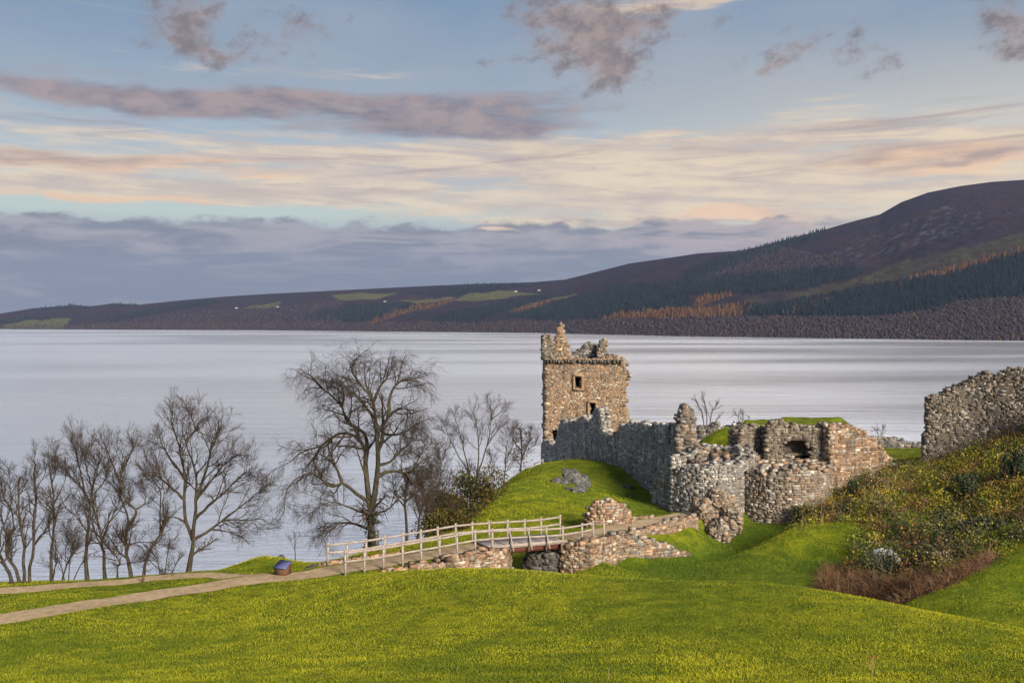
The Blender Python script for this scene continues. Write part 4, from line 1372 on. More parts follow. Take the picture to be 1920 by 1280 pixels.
def rock(name, parent, c, size, seed, m, colr=(0.2, 0.2, 0.2), rough=0.45, sub=4):
    V, Fc = ico(sub)
    d = 1 + fbm(V * 1.3 + seed * 3.1, 4, seed) * rough
    craggy = 1 + fbm(V * 4.5 + seed, 4, seed + 2) * 0.22
    # crisp planes
    for k in range(7):
        r = np.random.default_rng(seed * 13 + k)
        n = r.normal(size=3); n /= np.linalg.norm(n)
        lim = r.uniform(0.55, 0.85)
        dd = (V * d[:, None]) @ n
        d = np.where(dd > lim, d * lim / dd, d)
    V = V * (d * craggy)[:, None] * np.array(size) + np.array(c)
    return mesh(name, V, Fc, m, parent, np.tile(colr, (len(V), 1)))


def masonry_lump(parent, c, size, seed, pal, rot=0.0, nst=500):
    r = np.random.default_rng(seed)
    rk = rock('core', parent, c, size, seed, M_STONE, (0.08, 0.07, 0.06), 0.5)
    me = rk.data
    nv = len(me.polygons)
    cen = np.zeros(nv * 3, np.float32); me.polygons.foreach_get('center', cen)
    nor = np.zeros(nv * 3, np.float32); me.polygons.foreach_get('normal', nor)
    cen, nor = cen.reshape(-1, 3), nor.reshape(-1, 3)
    pick = r.choice(nv, min(nst, nv), replace=False)
    C, N_ = cen[pick].astype(float), nor[pick].astype(float)
    T_ = np.cross(N_, ax((0.15, 0.1, 1), len(C)))
    T_ /= np.linalg.norm(T_, axis=1, keepdims=True) + 1e-6
    U_ = np.cross(T_, N_)
    V, Q = boxes(C, T_, N_, U_, np.stack([r.uniform(0.16, 0.42, len(C)), r.uniform(0.14, 0.32, len(C)), r.uniform(0.1, 0.24, len(C))], -1), 0.2, r=r)
    mesh('stones', V, Q, M_STONE, parent, np.repeat(np.array(pal)[r.integers(0, len(pal), len(C))] * r.uniform(0.7, 1.15, (len(C), 1)), 8, 0))


fm = thing('fallen_masonry', (XZ(1345, 69.5), 69.5, 20.8), 'jagged lump of fallen masonry with a hollow, lying before the two drum towers', 'masonry block')
PAL_FALL = [tuple(0.85 * c for c in k) for k in PAL_DRUM + PAL_OLD[:4]]
masonry_lump(fm, P3(1341, 938, 70.2), (0.75, 0.9, 0.95), 5, PAL_FALL, nst=420)
masonry_lump(fm, P3(1322, 966, 69.6), (1.0, 1.0, 1.15), 6, PAL_FALL, nst=520)
masonry_lump(fm, P3(1362, 950, 70.0), (0.72, 0.8, 0.9), 10, PAL_FALL, nst=360)
masonry_lump(fm, P3(1345, 1000, 68.2), (1.05, 0.8, 1.0), 9, PAL_FALL, nst=420)
masonry_lump(fm, P3(1377, 976, 69.3), (0.5, 0.6, 1.05), 11, PAL_FALL, nst=320)


for (px, py, Y, s, lab, sd) in ((1080, 911, 80.5, (1.3, 0.9, 1.15), 'largest grey rock outcrop on the grassy rise below the curtain wall', 3), (1050, 921, 79, (1.0, 0.6, 0.6), 'low dark rock left of the largest outcrop on the grassy rise', 4),
                               (1082, 935, 77, (0.95, 0.5, 0.42), 'flat slab of rock just below the largest outcrop on the rise', 7), (1178, 900, 86, (0.6, 0.4, 0.3), 'small pale rock in the grass close under the curtain wall', 8), (1240, 1030 + 24, 62, (0.18, 0.15, 0.12), 'single loose stone at the foot of the fanning low wall', 12),
                               (529, 1042, 57.3, (0.22, 0.2, 0.22), 'small dark stone on top of the grassy hump by the path fork', 14), (588, 1066, 53.9, (0.3, 0.22, 0.14), 'pale flat stone in the grass beside the start of the fence', 15), (575, 1069, 53.7, (0.18, 0.15, 0.1), 'small pale stone left of the flat stone by the fence start', 16)):
    x = XZ(px, Y)
    z = float(ground(x, Y))
    t_ = rock('rock', None, (0, 0, 0), s, sd, M_ROCK, (0.17, 0.175, 0.18) if sd not in (4, 14) else (0.08, 0.08, 0.085), 1.0, 4)
    t_.location = (x, Y, z + s[2] * (0.05 if s[2] > 0.3 else 0.2))
    tag(t_, lab, 'rock')
# rubble scatter at the ramp foot and path edges
r_ = np.random.default_rng(77)
n = 420
u = r_.random(n)
xs = np.interp(u, [0, 1], [near_pts[0][0] - 0.6, near_pts[9][0]])
side = r_.random(n) < 0.62
ys = np.interp(xs, [q[0] for q in near_pts], [q[1] for q in near_pts]) + np.where(side, OFF[1] + 0.25 + r_.exponential(0.2, n), -0.35 - r_.exponential(0.35, n))
xs = xs + np.where(side, OFF[0], 0.1)
ok = side | (xs > near_pts[2][0])
xs, ys = xs[ok], ys[ok]
n = len(xs)
ang = r_.uniform(0, 6.28, n)
V, Q = boxes(np.stack([xs, ys, ground(xs, ys) + 0.04], -1), np.stack([np.cos(ang), np.sin(ang), 0 * ang], -1), np.stack([-np.sin(ang), np.cos(ang), 0 * ang], -1), ax((0, 0, 1), n), r_.uniform(0.1, 0.32, (n, 3)), 0.3, r=r_)
tag(mesh('rubble', V, Q, M_STONE, None, np.repeat(np.array(PAL_RUST)[r_.integers(0, 7, n)], 8, 0)), 'loose reddish rubble strewn along both edges of the fenced ramp', 'rubble', None, 'stuff')

# ------------------------------------------------------------------ footbridge and fences
def beam(p, q, w, h, up=(0, 0, 1)):
    p, q = np.array(p, float), np.array(q, float)
    d = q - p
    L = np.linalg.norm(d)
    d /= L
    u = np.array(up, float)
    s = np.cross(d, u); s /= np.linalg.norm(s)
    u = np.cross(s, d)
    V = []
    for e in (p, q):
        for a, b in ((-1, -1), (1, -1), (1, 1), (-1, 1)):
            V.append(e + s * a * w / 2 + u * b * h / 2)
    Q = np.array([[0, 1, 2, 3], [7, 6, 5, 4], [0, 4, 5, 1], [1, 5, 6, 2], [2, 6, 7, 3], [3, 7, 4, 0]])
    return np.array(V), Q


def joinb(bs):
    V, Q, o = [], [], 0
    for v, q in bs:
        V.append(v); Q.append(q + o); o += len(v)
    return np.concatenate(V), np.concatenate(Q)


def fence(name, label, feet, hts, rails=(0.88, 0.5), braces=(), inner=OFF, cat='fence', rail_skip=()):
    t_ = thing(name, feet[len(feet) // 2], label, cat)
    rr = np.random.default_rng(len(feet))
    for p, h in zip(feet, hts):
        lean = rr.normal(0, 0.015, 3); lean[2] = 0
        V, Q = beam(p - (0, 0, 0.3), p + lean + (0, 0, h), 0.11, 0.10, (0, 1, 0))
        mesh('post', V, Q, M_WOOD, t_)
    for i in range(len(feet) - 1):
        if i in rail_skip: continue
        for k in rails:
            a, b = feet[i] + (0, -0.07, hts[i] * k), feet[i + 1] + (0, -0.07, hts[i + 1] * k)
            e = (b - a) * 0.04
            V, Q = beam(a - e, b + e, 0.045, 0.10)
            mesh('rail', V, Q, M_WOOD, t_)
    for i in braces:
        V, Q = beam(feet[i] + (0, -0.02, hts[i] * 0.75), feet[i] + np.array([0.22, -0.42, -0.12]), 0.07, 0.09, (0, 1, 0))
        mesh('brace', V, Q, M_WOOD, t_)
    return t_


hn_ = [(c - b) * yf(a) / F for a, b, c in NEAR]
hn_ = [min(1.18, max(1.0, h)) for h in hn_]
fence('fence', 'near grey wooden post-and-rail fence along the ramp and bridge, on the side facing us', near_pts, hn_, braces=(9, 10, 11), rail_skip=(14,))
far_pts = [q + OFF + np.array([0, 0, -0.02]) for q in near_pts]
far_pts[0] = far_pts[0] + (-0.1, 0.1, 0)
FF = far_pts[:14]
fence('fence', 'far grey wooden post-and-rail fence along the ramp and bridge, on the loch side', FF, [1.12] * len(FF))
fb = thing('footbridge', ((BR0 + BR1) / 2, 58, 22.9), 'small timber footbridge deck over the ditch, on a red-brown beam', 'bridge')
i0, i1 = 8, 13
L0, L1 = near_pts[i0], near_pts[i1 - 1] + (0.25, 0.2, 0)
deck = []
nb = 44
for k in range(nb):
    f0 = (k + 0.5) / nb
    a = L0 * (1 - f0) + L1 * f0 + (0.06, -0.1, 0.02)
    b = a + OFF * 1.08
    deck.append(beam(a, b, np.linalg.norm(L1 - L0) / nb * 0.93, 0.07))
V, Q = joinb(deck)
mesh('deck', V, Q, M_WOOD, fb)
M_BEAM = flat('red_brown_beam', (0.085, 0.028, 0.022), 0.7, 0.3)
for off in (0.06, 0.95):
    a, b = L0 + OFF * off + (-0.1, -0.02, -0.19), L1 + OFF * off + (0.1, 0, -0.19)
    V, Q = beam(a, b, 0.14, 0.30)
    mesh('beam', V, Q, M_BEAM, fb)
V, Q = beam(L0 + (0, -0.12, 0.11), L1 + (0, -0.12, 0.11), 0.05, 0.16)
mesh('kerb_board', V, Q, M_WOOD, fb)

# small fence by the shore trees
fp = [np.array([XZ(px, 99.), 99., float(ground(XZ(px, 99.), 99.))]) for px in (880, 900, 922, 945, 966, 984, 1002, 1018)]
fence('fence', 'low dark fence on the shore side, left of the curtain wall', fp, [1.1] * len(fp), cat='fence')

# information box, sign and marker post
M_BOXW = flat('dark_timber', (0.09, 0.045, 0.03), 0.7, 0.35)
M_SLOPE = flat('blue_panel', (0.07, 0.085, 0.21), 0.35, 0.15, 9.0)
bx = P3(530, 1075, 51.6)
bx[2] = float(ground(bx[0], bx[1]))
ib = thing('information_lectern', bx, 'squat dark wooden information lectern with a sloping blue panel, beside the path fork', 'information board')
w, d, h0, h1 = 0.33, 0.28, 0.36, 0.58
ca, sa = math.cos(-0.35), math.sin(-0.35)
R2 = np.array([[ca, -sa, 0], [sa, ca, 0], [0, 0, 1]])
V = np.array([[-w, -d, -0.1], [w, -d, -0.1], [w, d, -0.1], [-w, d, -0.1], [-w, -d, h0], [w, -d, h0], [w, d, h1], [-w, d, h1]]) @ R2.T + bx
mesh('body', V, np.array([[3, 2, 1, 0], [4, 5, 6, 7], [0, 1, 5, 4], [1, 2, 6, 5], [2, 3, 7, 6], [3, 0, 4, 7]]), M_BOXW, ib)
e = 0.05
V = np.array([[-w - e, -d - e, h0 + 0.0], [w + e, -d - e, h0 + 0.0], [w + e, d + e, h1 + 0.03], [-w - e, d + e, h1 + 0.03]])
V = np.concatenate([V + (0, 0, 0.02), V + (0, 0, 0.07)]) @ R2.T + bx
mesh('panel', V, np.array([[3, 2, 1, 0], [4, 5, 6, 7], [0, 1, 5, 4], [1, 2, 6, 5], [2, 3, 7, 6], [3, 0, 4, 7]]), M_SLOPE, ib)
for (px, py0, py1, Y, w, lab) in ((268.5, 1072, 1088, 51.8, 0.09, 'short dark marker post at the edge of the lower path'),):
    x, z = XZ(px, Y), float(ground(XZ(px, Y), Y))
    V, Q = beam((x, Y, z - 0.2), (x, Y, z + 0.5), w, w, (0, 1, 0))
    tag(mesh('marker_post', V, Q, M_BOXW), lab, 'post')
sg = P3(709, 1040, 57.2)
sg[2] = float(ground(sg[0], sg[1]))
si = thing('sign', sg, 'small blue-grey tilted sign on a post beside the giant tree', 'sign')
V, Q = beam(sg - (0, 0, .2), sg + (0, 0, 1.45), 0.07, 0.07, (0, 1, 0))
mesh('post', V, Q, M_BOXW, si)
V, Q = beam(sg + (-0.22, -0.1, 1.42), sg + (0.22, -0.06, 1.5), 0.05, 0.28, (0.15, 0.4, 1))
mesh('plate', V, Q, flat('sign_plate', (0.16, 0.18, 0.26), 0.4, 0.1), si)


# ------------------------------------------------------------------ bare trees
def cat_rom(pts, n):
    p = np.array(pts, float)
    p = np.concatenate([[2 * p[0] - p[1]], p, [2 * p[-1] - p[-2]]])
    m = len(p) - 3
    u = np.linspace(0, m - 1e-6, n)
    i = u.astype(int)
    t = (u - i)[:, None]
    a, b, c, d = p[i], p[i + 1], p[i + 2], p[i + 3]
    return 0.5 * (2 * b + (c - a) * t + (2 * a - 5 * b + 4 * c - d) * t ** 2 + (3 * b - a - 3 * c + d) * t ** 3)


def tubes(P, R, sides):
    """P (n,k,3), R (n,k) -> verts, quads."""
    n, k, _ = P.shape
    d = np.gradient(P, axis=1)
    d /= np.linalg.norm(d, axis=-1, keepdims=True) + 1e-9
    ref = np.where(np.abs(d[:, :1, 2:3]) > 0.8, np.array([1.0, 0.2, 0]), np.array([0.1, 0.2, 1.0])) * np.ones((n, k, 1))
    a = np.cross(d, ref); a /= np.linalg.norm(a, axis=-1, keepdims=True) + 1e-9
    b = np.cross(d, a)
    th = np.arange(sides) / sides * 2 * math.pi
    V = P[:, :, None] + R[:, :, None, None] * (a[:, :, None] * np.cos(th)[:, None] + b[:, :, None] * np.sin(th)[:, None])
    idx = np.arange(n * k * sides).reshape(n, k, sides)
    nx = np.roll(idx, -1, 2)
    Q = np.stack([idx[:, :-1], nx[:, :-1], nx[:, 1:], idx[:, 1:]], -1).reshape(-1, 4)
    return V.reshape(-1, 3), Q


def spawn(P, R, per, L, ang, up, wob, k, r, t0=0.15, rr=(0.62, 0.35), droop=0.0, rmin=0.006, lt=0.45, sc_l=2.6, keepw=None):
    """children along polylines P (n,kk,3); L = child length relative to parent length."""
    n, kk, _ = P.shape
    m = n * per
    pi = np.repeat(np.arange(n), per)
    kp = np.ones(m, bool)
    if keepw is not None:
        kp = r.random(m) < keepw[pi]
    t = np.tile((np.arange(per) + 0.5) / per, n) + r.uniform(-0.5, 0.5, m) / per
    t = np.clip(t0 + (1 - t0) * t, 0, 0.995)
    pi, t = pi[kp], t[kp]
    m = len(pi)
    u = t * (kk - 1)
    i = u.astype(int)
    f = (u - i)[:, None]
    o = P[pi, i] * (1 - f) + P[pi, i + 1] * f
    pr = R[pi, i] * (1 - f[:, 0]) + R[pi, i + 1] * f[:, 0]
    d = P[pi, i + 1] - P[pi, i]
    d /= np.linalg.norm(d, axis=1, keepdims=True) + 1e-9
    rv = r.normal(size=(m, 3))
    s = np.cross(d, rv); s /= np.linalg.norm(s, axis=1, keepdims=True) + 1e-9
    a = np.radians(r.normal(ang, 10, m))[:, None]
    d = d * np.cos(a) + s * np.sin(a)
    plen = np.linalg.norm(np.diff(P, axis=1), axis=-1).sum(1)[pi]
    ln = (0.25 * plen * L + 0.75 * L * sc_l) * (1 - lt * t) * r.uniform(0.55, 1.3, m)
    C = np.zeros((m, k, 3))
    C[:, 0] = o
    for j in range(1, k):
        d = d + r.normal(0, wob, (m, 3))
        d[:, 2] += up / k - droop * j / k
        d /= np.linalg.norm(d, axis=1, keepdims=True) + 1e-9
        C[:, j] = C[:, j - 1] + d * (ln / (k - 1))[:, None]
    r0 = np.maximum(pr * rr[0], rmin)
    CR = r0[:, None] * (1 - (1 - rr[1]) * np.linspace(0, 1, k)[None])
    return C, np.maximum(CR, rmin * 0.7)


def tree(label, px, py, Y, limbs, r0, seed, levels, conv=None, ivy=None, droop=0.0, up=0.5, name='bare_tree', group=None, spread=0.28, twig=0.0065, cat='tree', shrink=0.9):
    """limbs: (radius factor, [(x, y) photo points]); every limb is a real 3-D branch at the tree's own distance."""
    r = np.random.default_rng(seed)
    conv = conv or (lambda p: p)
    x, y0 = XZ(px, Y), Y
    zg = float(ground(x, Y))
    base = np.array([x, Y, zg])
    t_ = thing(name, base, label, cat, group)
    K = 14
    P0, R0 = [], []
    paths = []
    for li, (rf, pts) in enumerate(limbs):
        q = [(a, py + (b - py) * shrink) for a, b in (conv(p) for p in pts)]
        W = np.array([P3(a, b, Y) for a, b in q])
        root = None
        if rf < 1.0 and paths:                                    # spring from the nearest point of an earlier limb
            allp = np.concatenate(paths)
            d2 = (allp[:, 0] - W[0, 0]) ** 2 + (allp[:, 2] - W[0, 2]) ** 2
            root = allp[np.argmin(d2)]
        if root is None:
            root = base + (W[0] - base) * (1, 0, 0) - (0, 0, 0.3)
            W[0, 2] = min(W[0, 2], zg)
            W[0] = (W[0, 0], Y, float(ground(W[0, 0], Y)) - 0.25)
        dl = np.concatenate([[0], np.cumsum(np.hypot(np.diff(W[:, 0]), np.diff(W[:, 2])))])
        sgn = (1 if li % 2 else -1) * r.uniform(0.4, 1.0)
        W[:, 1] = root[1] + (dl / (dl[-1] + 1e-6)) ** 1.2 * dl[-1] * spread * sgn * (0.25 if rf >= 1 else 1)
        # keep the outline: the points slide along their own distance, so rescale about the limb's depth only
        if rf < 1.0:
            W[0] = root
        c = cat_rom(W, K)
        c[1:] += r.normal(0, 0.012 * dl[-1] / 3, (K - 1, 3))
        paths.append(c)
        P0.append(c)
        R0.append(r0 * (0.72 if rf >= 1 else 0.62) * rf * (1 - (0.55 if rf >= 1 else 0.86) * np.linspace(0, 1, K) ** 0.8))
    P0, R0 = np.array(P0), np.array(R0)
    R0[:, :3] *= 1.0
    if limbs[0][0] >= 1:
        R0[0, 0] *= 1.45; R0[0, 1] *= 1.12
    V, Q = tubes(P0, R0, 9)
    mesh('trunk', V, Q, M_BARK, t_, smooth=True)
    VV, QQ, off = [], [], 0
    P, R = P0, R0
    for li, (per, L, ang, k) in enumerate(levels):
        kw = None
        if li == 0:
            pl0 = np.linalg.norm(np.diff(P0, axis=1), axis=-1).sum(1)
            kw = np.clip(pl0 / np.quantile(pl0, 0.8), 0.25, 1) * np.where(np.array([q[0] for q in limbs]) >= 1, 1.0 if len(limbs) < 5 else 0.45, 1.0)
        Pn, Rn = spawn(P, R, per, L, ang, up, 0.16, k, r, t0=0.3 if li == 0 else 0.12, droop=droop * (li > 0), rmin=twig if li >= 1 else twig * 1.6, keepw=kw)
        v, qd = tubes(Pn, Rn, 5 if li == 0 else 3)
        VV.append(v); QQ.append(qd + off); off += len(v)
        # the leading tips carry on as parents too
        P, R = Pn, Rn
        if li == 0:
            tip = P0[:, K // 2:]
            uu = np.linspace(0, tip.shape[1] - 1, k)
            ii = np.clip(uu.astype(int), 0, tip.shape[1] - 2)
            ff = (uu - ii)[None, :, None]
            tp = tip[:, ii] * (1 - ff) + tip[:, ii + 1] * ff
            P = np.concatenate([P, tp]); R = np.concatenate([R, np.full((len(tp), k), R0[:, -1:].mean())])
    mesh('crown', np.concatenate(VV), np.concatenate(QQ), M_TWIG, t_)
    if ivy:
        i0_, n_, w_ = ivy
        c = P0[i0_]
        kk = r.integers(0, K - 3, n_)
        pts = c[kk] + r.normal(0, w_, (n_, 3)) * (1, 1, 1.2)
        leaves('ivy', t_, pts, (0.10, 0.2), np.array([(0.02, 0.035, 0.012), (0.035, 0.05, 0.015), (0.015, 0.025, 0.012)]), r)
    return t_


def leaves(name, parent, P, size, pal, r, prob=None):
    n = len(P)
    a = r.normal(size=(n, 3)); a /= np.linalg.norm(a, axis=1, keepdims=True)
    b = np.cross(a, r.normal(size=(n, 3))); b /= np.linalg.norm(b, axis=1, keepdims=True) + 1e-9
    s = r.uniform(*size, n)[:, None]
    V = np.stack([P - a * s * .5, P + b * s * .32, P + a * s * .6, P - b * s * .32], 1).reshape(-1, 3)
    Q = np.arange(n * 4).reshape(n, 4)
    pal = np.array(pal)
    c = pal[r.choice(len(pal), n, p=prob)] * r.uniform(0.7, 1.3, (n, 1))
    return mesh(name, V, Q, M_LEAF, parent, np.repeat(c, 4, 0))


c5 = lambda p: (p[0] / 2.667, 700 + p[1] / 2.667)
c6 = lambda p: (480 + p[0] / 2.909, 620 + p[1] / 2.909)
LV = [(12, 0.58, 38, 7), (7, 0.33, 38, 5), (5, 0.19, 38, 4)]
LV2 = [(13, 0.62, 38, 7), (7, 0.36, 40, 5), (5, 0.20, 40, 4)]
GL = 'bare trees along the left bank'
tree('bare tree leaning left out of the picture at the far left edge of the bank', 26, 1094, 53.2, [(1.0, [(70, 1050), (45, 985), (10, 900), (-20, 820), (-45, 700)]), (0.6, [(0, 860), (10, 740), (40, 640), (30, 520), (5, 440)]), (0.5, [(-20, 800), (-80, 680), (-120, 560)])], 0.15, 101, LV, c5, group=GL)
tree('second bare tree from the left edge, bent stem sweeping up and left', 38, 1094, 53.6, [(1.0, [(100, 1050), (80, 970), (35, 890), (45, 800), (75, 740)]), (0.7, [(45, 800), (20, 730), (-10, 660), (-60, 560)]), (0.6, [(75, 740), (70, 640), (40, 560), (30, 440)])], 0.14, 102, LV, c5, group=GL)
tree('twin-stemmed bare tree just right of the leaning pair at the left edge', 52, 1094, 53.4, [(1.0, [(125, 1050), (122, 960), (125, 840), (105, 700), (100, 560), (110, 450)]), (1.0, [(150, 1050), (150, 950), (165, 820), (162, 680), (165, 560), (150, 400), (145, 370)]), (0.55, [(160, 830), (205, 780), (245, 740), (270, 640)]), (0.5, [(165, 760), (205, 690), (225, 600)]), (0.5, [(105, 700), (60, 600), (20, 480)]), (0.45, [(165, 560), (200, 460), (210, 400)])], 0.13, 103, LV, c5, group=GL)
tree('slender bare tree with two close straight stems, third clump from the left', 99, 1090, 53.6, [(1.0, [(258, 1040), (258, 900), (268, 800), (275, 680), (280, 580), (270, 430), (260, 390)]), (0.8, [(280, 1040), (272, 950), (268, 840)]), (0.55, [(275, 680), (220, 600), (190, 500), (190, 400)]), (0.5, [(280, 600), (320, 500), (330, 430)])], 0.12, 104, LV, c5, group=GL)
tree('thin crooked sapling leaning right between the left bank trees', 112, 1088, 53.2, [(1.0, [(300, 1035), (335, 950), (370, 880), (420, 820)]), (0.6, [(335, 950), (325, 870), (340, 800)]), (0.5, [(370, 880), (375, 820), (350, 760)])], 0.07, 105, LV, c5, group=GL)
tree('straight dark-stemmed bare tree with a wide forked crown, centre of the left clump', 164, 1084, 53.8, [(1.0, [(437, 1025), (432, 930), (440, 820), (455, 700), (465, 600)]), (0.7, [(465, 600), (430, 540), (350, 460), (290, 400), (250, 370)]), (0.7, [(465, 600), (480, 510), (510, 420), (500, 330)]), (0.55, [(430, 540), (400, 420), (370, 330), (350, 260)]), (0.5, [(440, 760), (400, 690), (330, 600)]), (0.5, [(480, 510), (440, 400), (420, 300)]), (0.45, [(470, 560), (540, 480), (560, 400)])], 0.17, 106, LV2, c5, group=GL)
tree('bare tree with a bowed stem and split leader, right of the dark straight one', 199, 1082, 54.0, [(1.0, [(530, 1020), (520, 900), (512, 800), (490, 680), (470, 610)]), (0.7, [(515, 800), (545, 710), (575, 640), (590, 560), (570, 420)]), (0.5, [(515, 800), (480, 740), (480, 600), (460, 470)]), (0.5, [(545, 710), (600, 640), (640, 600)])], 0.14, 107, LV, c5, group=GL)
tree('small twisted bare tree low between two taller left bank trees', 219, 1080, 53.7, [(1.0, [(585, 1015), (590, 960), (605, 940), (570, 880), (540, 850)]), (0.6, [(600, 945), (640, 940), (700, 930)]), (0.55, [(570, 880), (600, 830), (620, 760)])], 0.08, 108, LV, c5, group=GL)
tree('knotted bare tree with many curling limbs, right of centre in the left clump', 247, 1079, 54.2, [(1.0, [(660, 1010), (645, 940), (632, 860), (638, 760), (655, 720)]), (0.75, [(645, 740), (640, 680), (610, 600), (580, 540), (500, 470)]), (0.75, [(655, 720), (690, 650), (650, 590), (620, 500), (635, 400), (600, 280)]), (0.55, [(620, 500), (580, 400), (540, 320), (530, 290)]), (0.5, [(635, 400), (680, 320), (700, 280)]), (0.5, [(690, 650), (730, 600), (720, 520)]), (0.45, [(630, 850), (700, 820), (770, 820), (880, 825)])], 0.17, 109, LV2, c5, group=GL)
tree('bare tree leaning sharply right, beside the big round-crowned tree', 268, 1077, 54.0, [(1.0, [(712, 1008), (740, 900), (800, 790), (830, 730), (848, 680)]), (0.7, [(805, 780), (800, 660), (785, 540), (720, 480), (690, 450)]), (0.6, [(830, 730), (825, 600), (830, 520), (770, 420)]), (0.5, [(740, 900), (700, 850), (650, 840)]), (0.45, [(730, 930), (790, 960), (830, 985)])], 0.12, 110, LV, c5, group=GL)
tree('big round-crowned bare tree with pale forked trunk at the right of the left bank', 352, 1071, 55.0, [(1.0, [(938, 988), (950, 940), (962, 870), (967, 810)]), (0.72, [(962, 810), (930, 700), (915, 560), (910, 440), (880, 300), (835, 170), (830, 110)]), (0.72, [(970, 790), (985, 620), (1000, 450), (960, 250), (940, 110)]), (0.6, [(985, 810), (1060, 745), (1120, 700), (1230, 705), (1310, 700)]), (0.6, [(985, 690), (1060, 600), (1130, 540), (1230, 430), (1290, 400)]), (0.6, [(1000, 560), (1040, 380), (1060, 250), (1090, 190)]), (0.55, [(915, 610), (850, 500), (790, 430), (750, 320)]), (0.5, [(910, 440), (800, 300), (770, 220)]), (0.5, [(1000, 600), (1120, 400), (1200, 310)]), (0.45, [(1110, 700), (1180, 640), (1270, 560), (1300, 520)]), (0.4, [(1060, 745), (1130, 760), (1220, 790)]), (0.5, [(960, 250), (1000, 170), (970, 90)]), (0.45, [(930, 700), (870, 680), (800, 700)])], 0.26, 111, [(14, 0.70, 40, 7), (8, 0.38, 42, 5), (6, 0.2, 42, 4)], c5, shrink=0.88, up=0.35, group=GL)
tree('tiny bare sapling alone on the bank left of the giant tree', 552, 1045, 61, [(1.0, [(216, 1225), (214, 1150), (212, 1090)]), (0.6, [(215, 1180), (185, 1130), (165, 1090)]), (0.6, [(214, 1150), (235, 1110), (245, 1080)])], 0.045, 112, [(6, 0.2, 36, 5), (4, 0.12, 40, 4)], c6, name='sapling')
# the giant by the fence
tree('giant spreading bare tree with two massive stems and drooping twigs, behind the ramp fence', 696, 1036, 59.0,
     [(1.0, [(636, 1215), (632, 1100), (628, 1000), (635, 930)]), (0.72, [(625, 960), (608, 840), (600, 700), (585, 620), (545, 550), (470, 522), (400, 550), (330, 610), (240, 640), (160, 700)]),
      (0.74, [(645, 940), (658, 820), (668, 700), (682, 600), (705, 530), (712, 460), (750, 400), (800, 370), (850, 385), (860, 430)]),
      (0.55, [(600, 680), (600, 590), (580, 520), (510, 475), (475, 430), (455, 370), (400, 310), (330, 265), (250, 285)]), (0.55, [(682, 600), (665, 480), (662, 390), (640, 310), (570, 220), (490, 190)]),
      (0.4, [(664, 430), (610, 370), (560, 310), (530, 290)]), (0.42, [(662, 330), (690, 250), (730, 200), (770, 120)]), (0.42, [(735, 410), (748, 280), (790, 225), (840, 200), (860, 150)]),
      (0.36, [(455, 370), (470, 300), (440, 240), (370, 235)]), (0.3, [(640, 310), (610, 220), (600, 120)]), (0.3, [(570, 220), (540, 150), (560, 120)]), (0.3, [(330, 265), (280, 200), (240, 180)]),
      (0.5, [(615, 930), (555, 870), (490, 810), (410, 822), (360, 755), (270, 750), (200, 820), (188, 950)]), (0.42, [(495, 805), (450, 730), (410, 680), (350, 640), (290, 640)]), (0.3, [(330, 610), (300, 690), (340, 750)]),
      (0.5, [(665, 745), (720, 740), (790, 742), (830, 752), (900, 690), (960, 650)]), (0.35, [(820, 760), (870, 820), (920, 860)]), (0.4, [(670, 700), (740, 680), (790, 620), (840, 580), (870, 500)]), (0.36, [(705, 530), (780, 520), (860, 480), (910, 440)]),
      (0.4, [(608, 1090), (560, 1050), (480, 1040), (400, 1055), (330, 1140)]), (0.3, [(600, 1000), (500, 940), (420, 910), (330, 950)]), (0.3, [(640, 1000), (720, 960), (780, 900), (850, 880)]), (0.3, [(605, 760), (560, 640), (540, 560)]), (0.35, [(600, 620), (650, 560), (665, 540)])],
     0.42, 113, [(13, 0.85, 48, 7), (8, 0.52, 48, 6), (6, 0.28, 46, 5)], c6, shrink=0.95, droop=0.55, up=0.25, twig=0.0068, name='bare_tree', ivy=(0, 700, 0.22))
GB = 'bare trees between the giant tree and the castle'
tree('dark-stemmed bare tree close on the right of the giant tree', 762, 1020, 63, [(1.0, [(822, 1160), (822, 1050), (815, 920), (820, 820), (830, 740)]), (0.6, [(818, 930), (760, 860), (740, 760)]), (0.6, [(820, 900), (880, 840), (930, 760)]), (0.5, [(820, 800), (790, 700), (800, 620)]), (0.5, [(830, 740), (880, 660), (930, 560)])], 0.15, 114, LV2, c6, group=GB)
tree('forked bare tree rising out of the dark shrub, left of its twin', 786, 1005, 66, [(1.0, [(880, 1135), (890, 1030), (900, 960), (940, 890)]), (0.65, [(895, 980), (870, 880), (880, 760)]), (0.6, [(940, 890), (1000, 800), (1010, 700), (1040, 580)]), (0.5, [(940, 890), (960, 780), (950, 680)])], 0.12, 115, LV2, c6, group=GB)
tree('crooked bare tree behind the dark shrub, limbs arching to the right', 803, 995, 69, [(1.0, [(942, 1100), (935, 1000), (935, 930)]), (0.65, [(935, 930), (960, 880), (1030, 890), (1070, 960)]), (0.6, [(936, 920), (985, 850), (985, 720), (1000, 600)]), (0.5, [(935, 930), (900, 840), (910, 760)]), (0.45, [(1020, 1000), (1010, 880), (1060, 780)])], 0.13, 116, LV2, c6, group=GB)
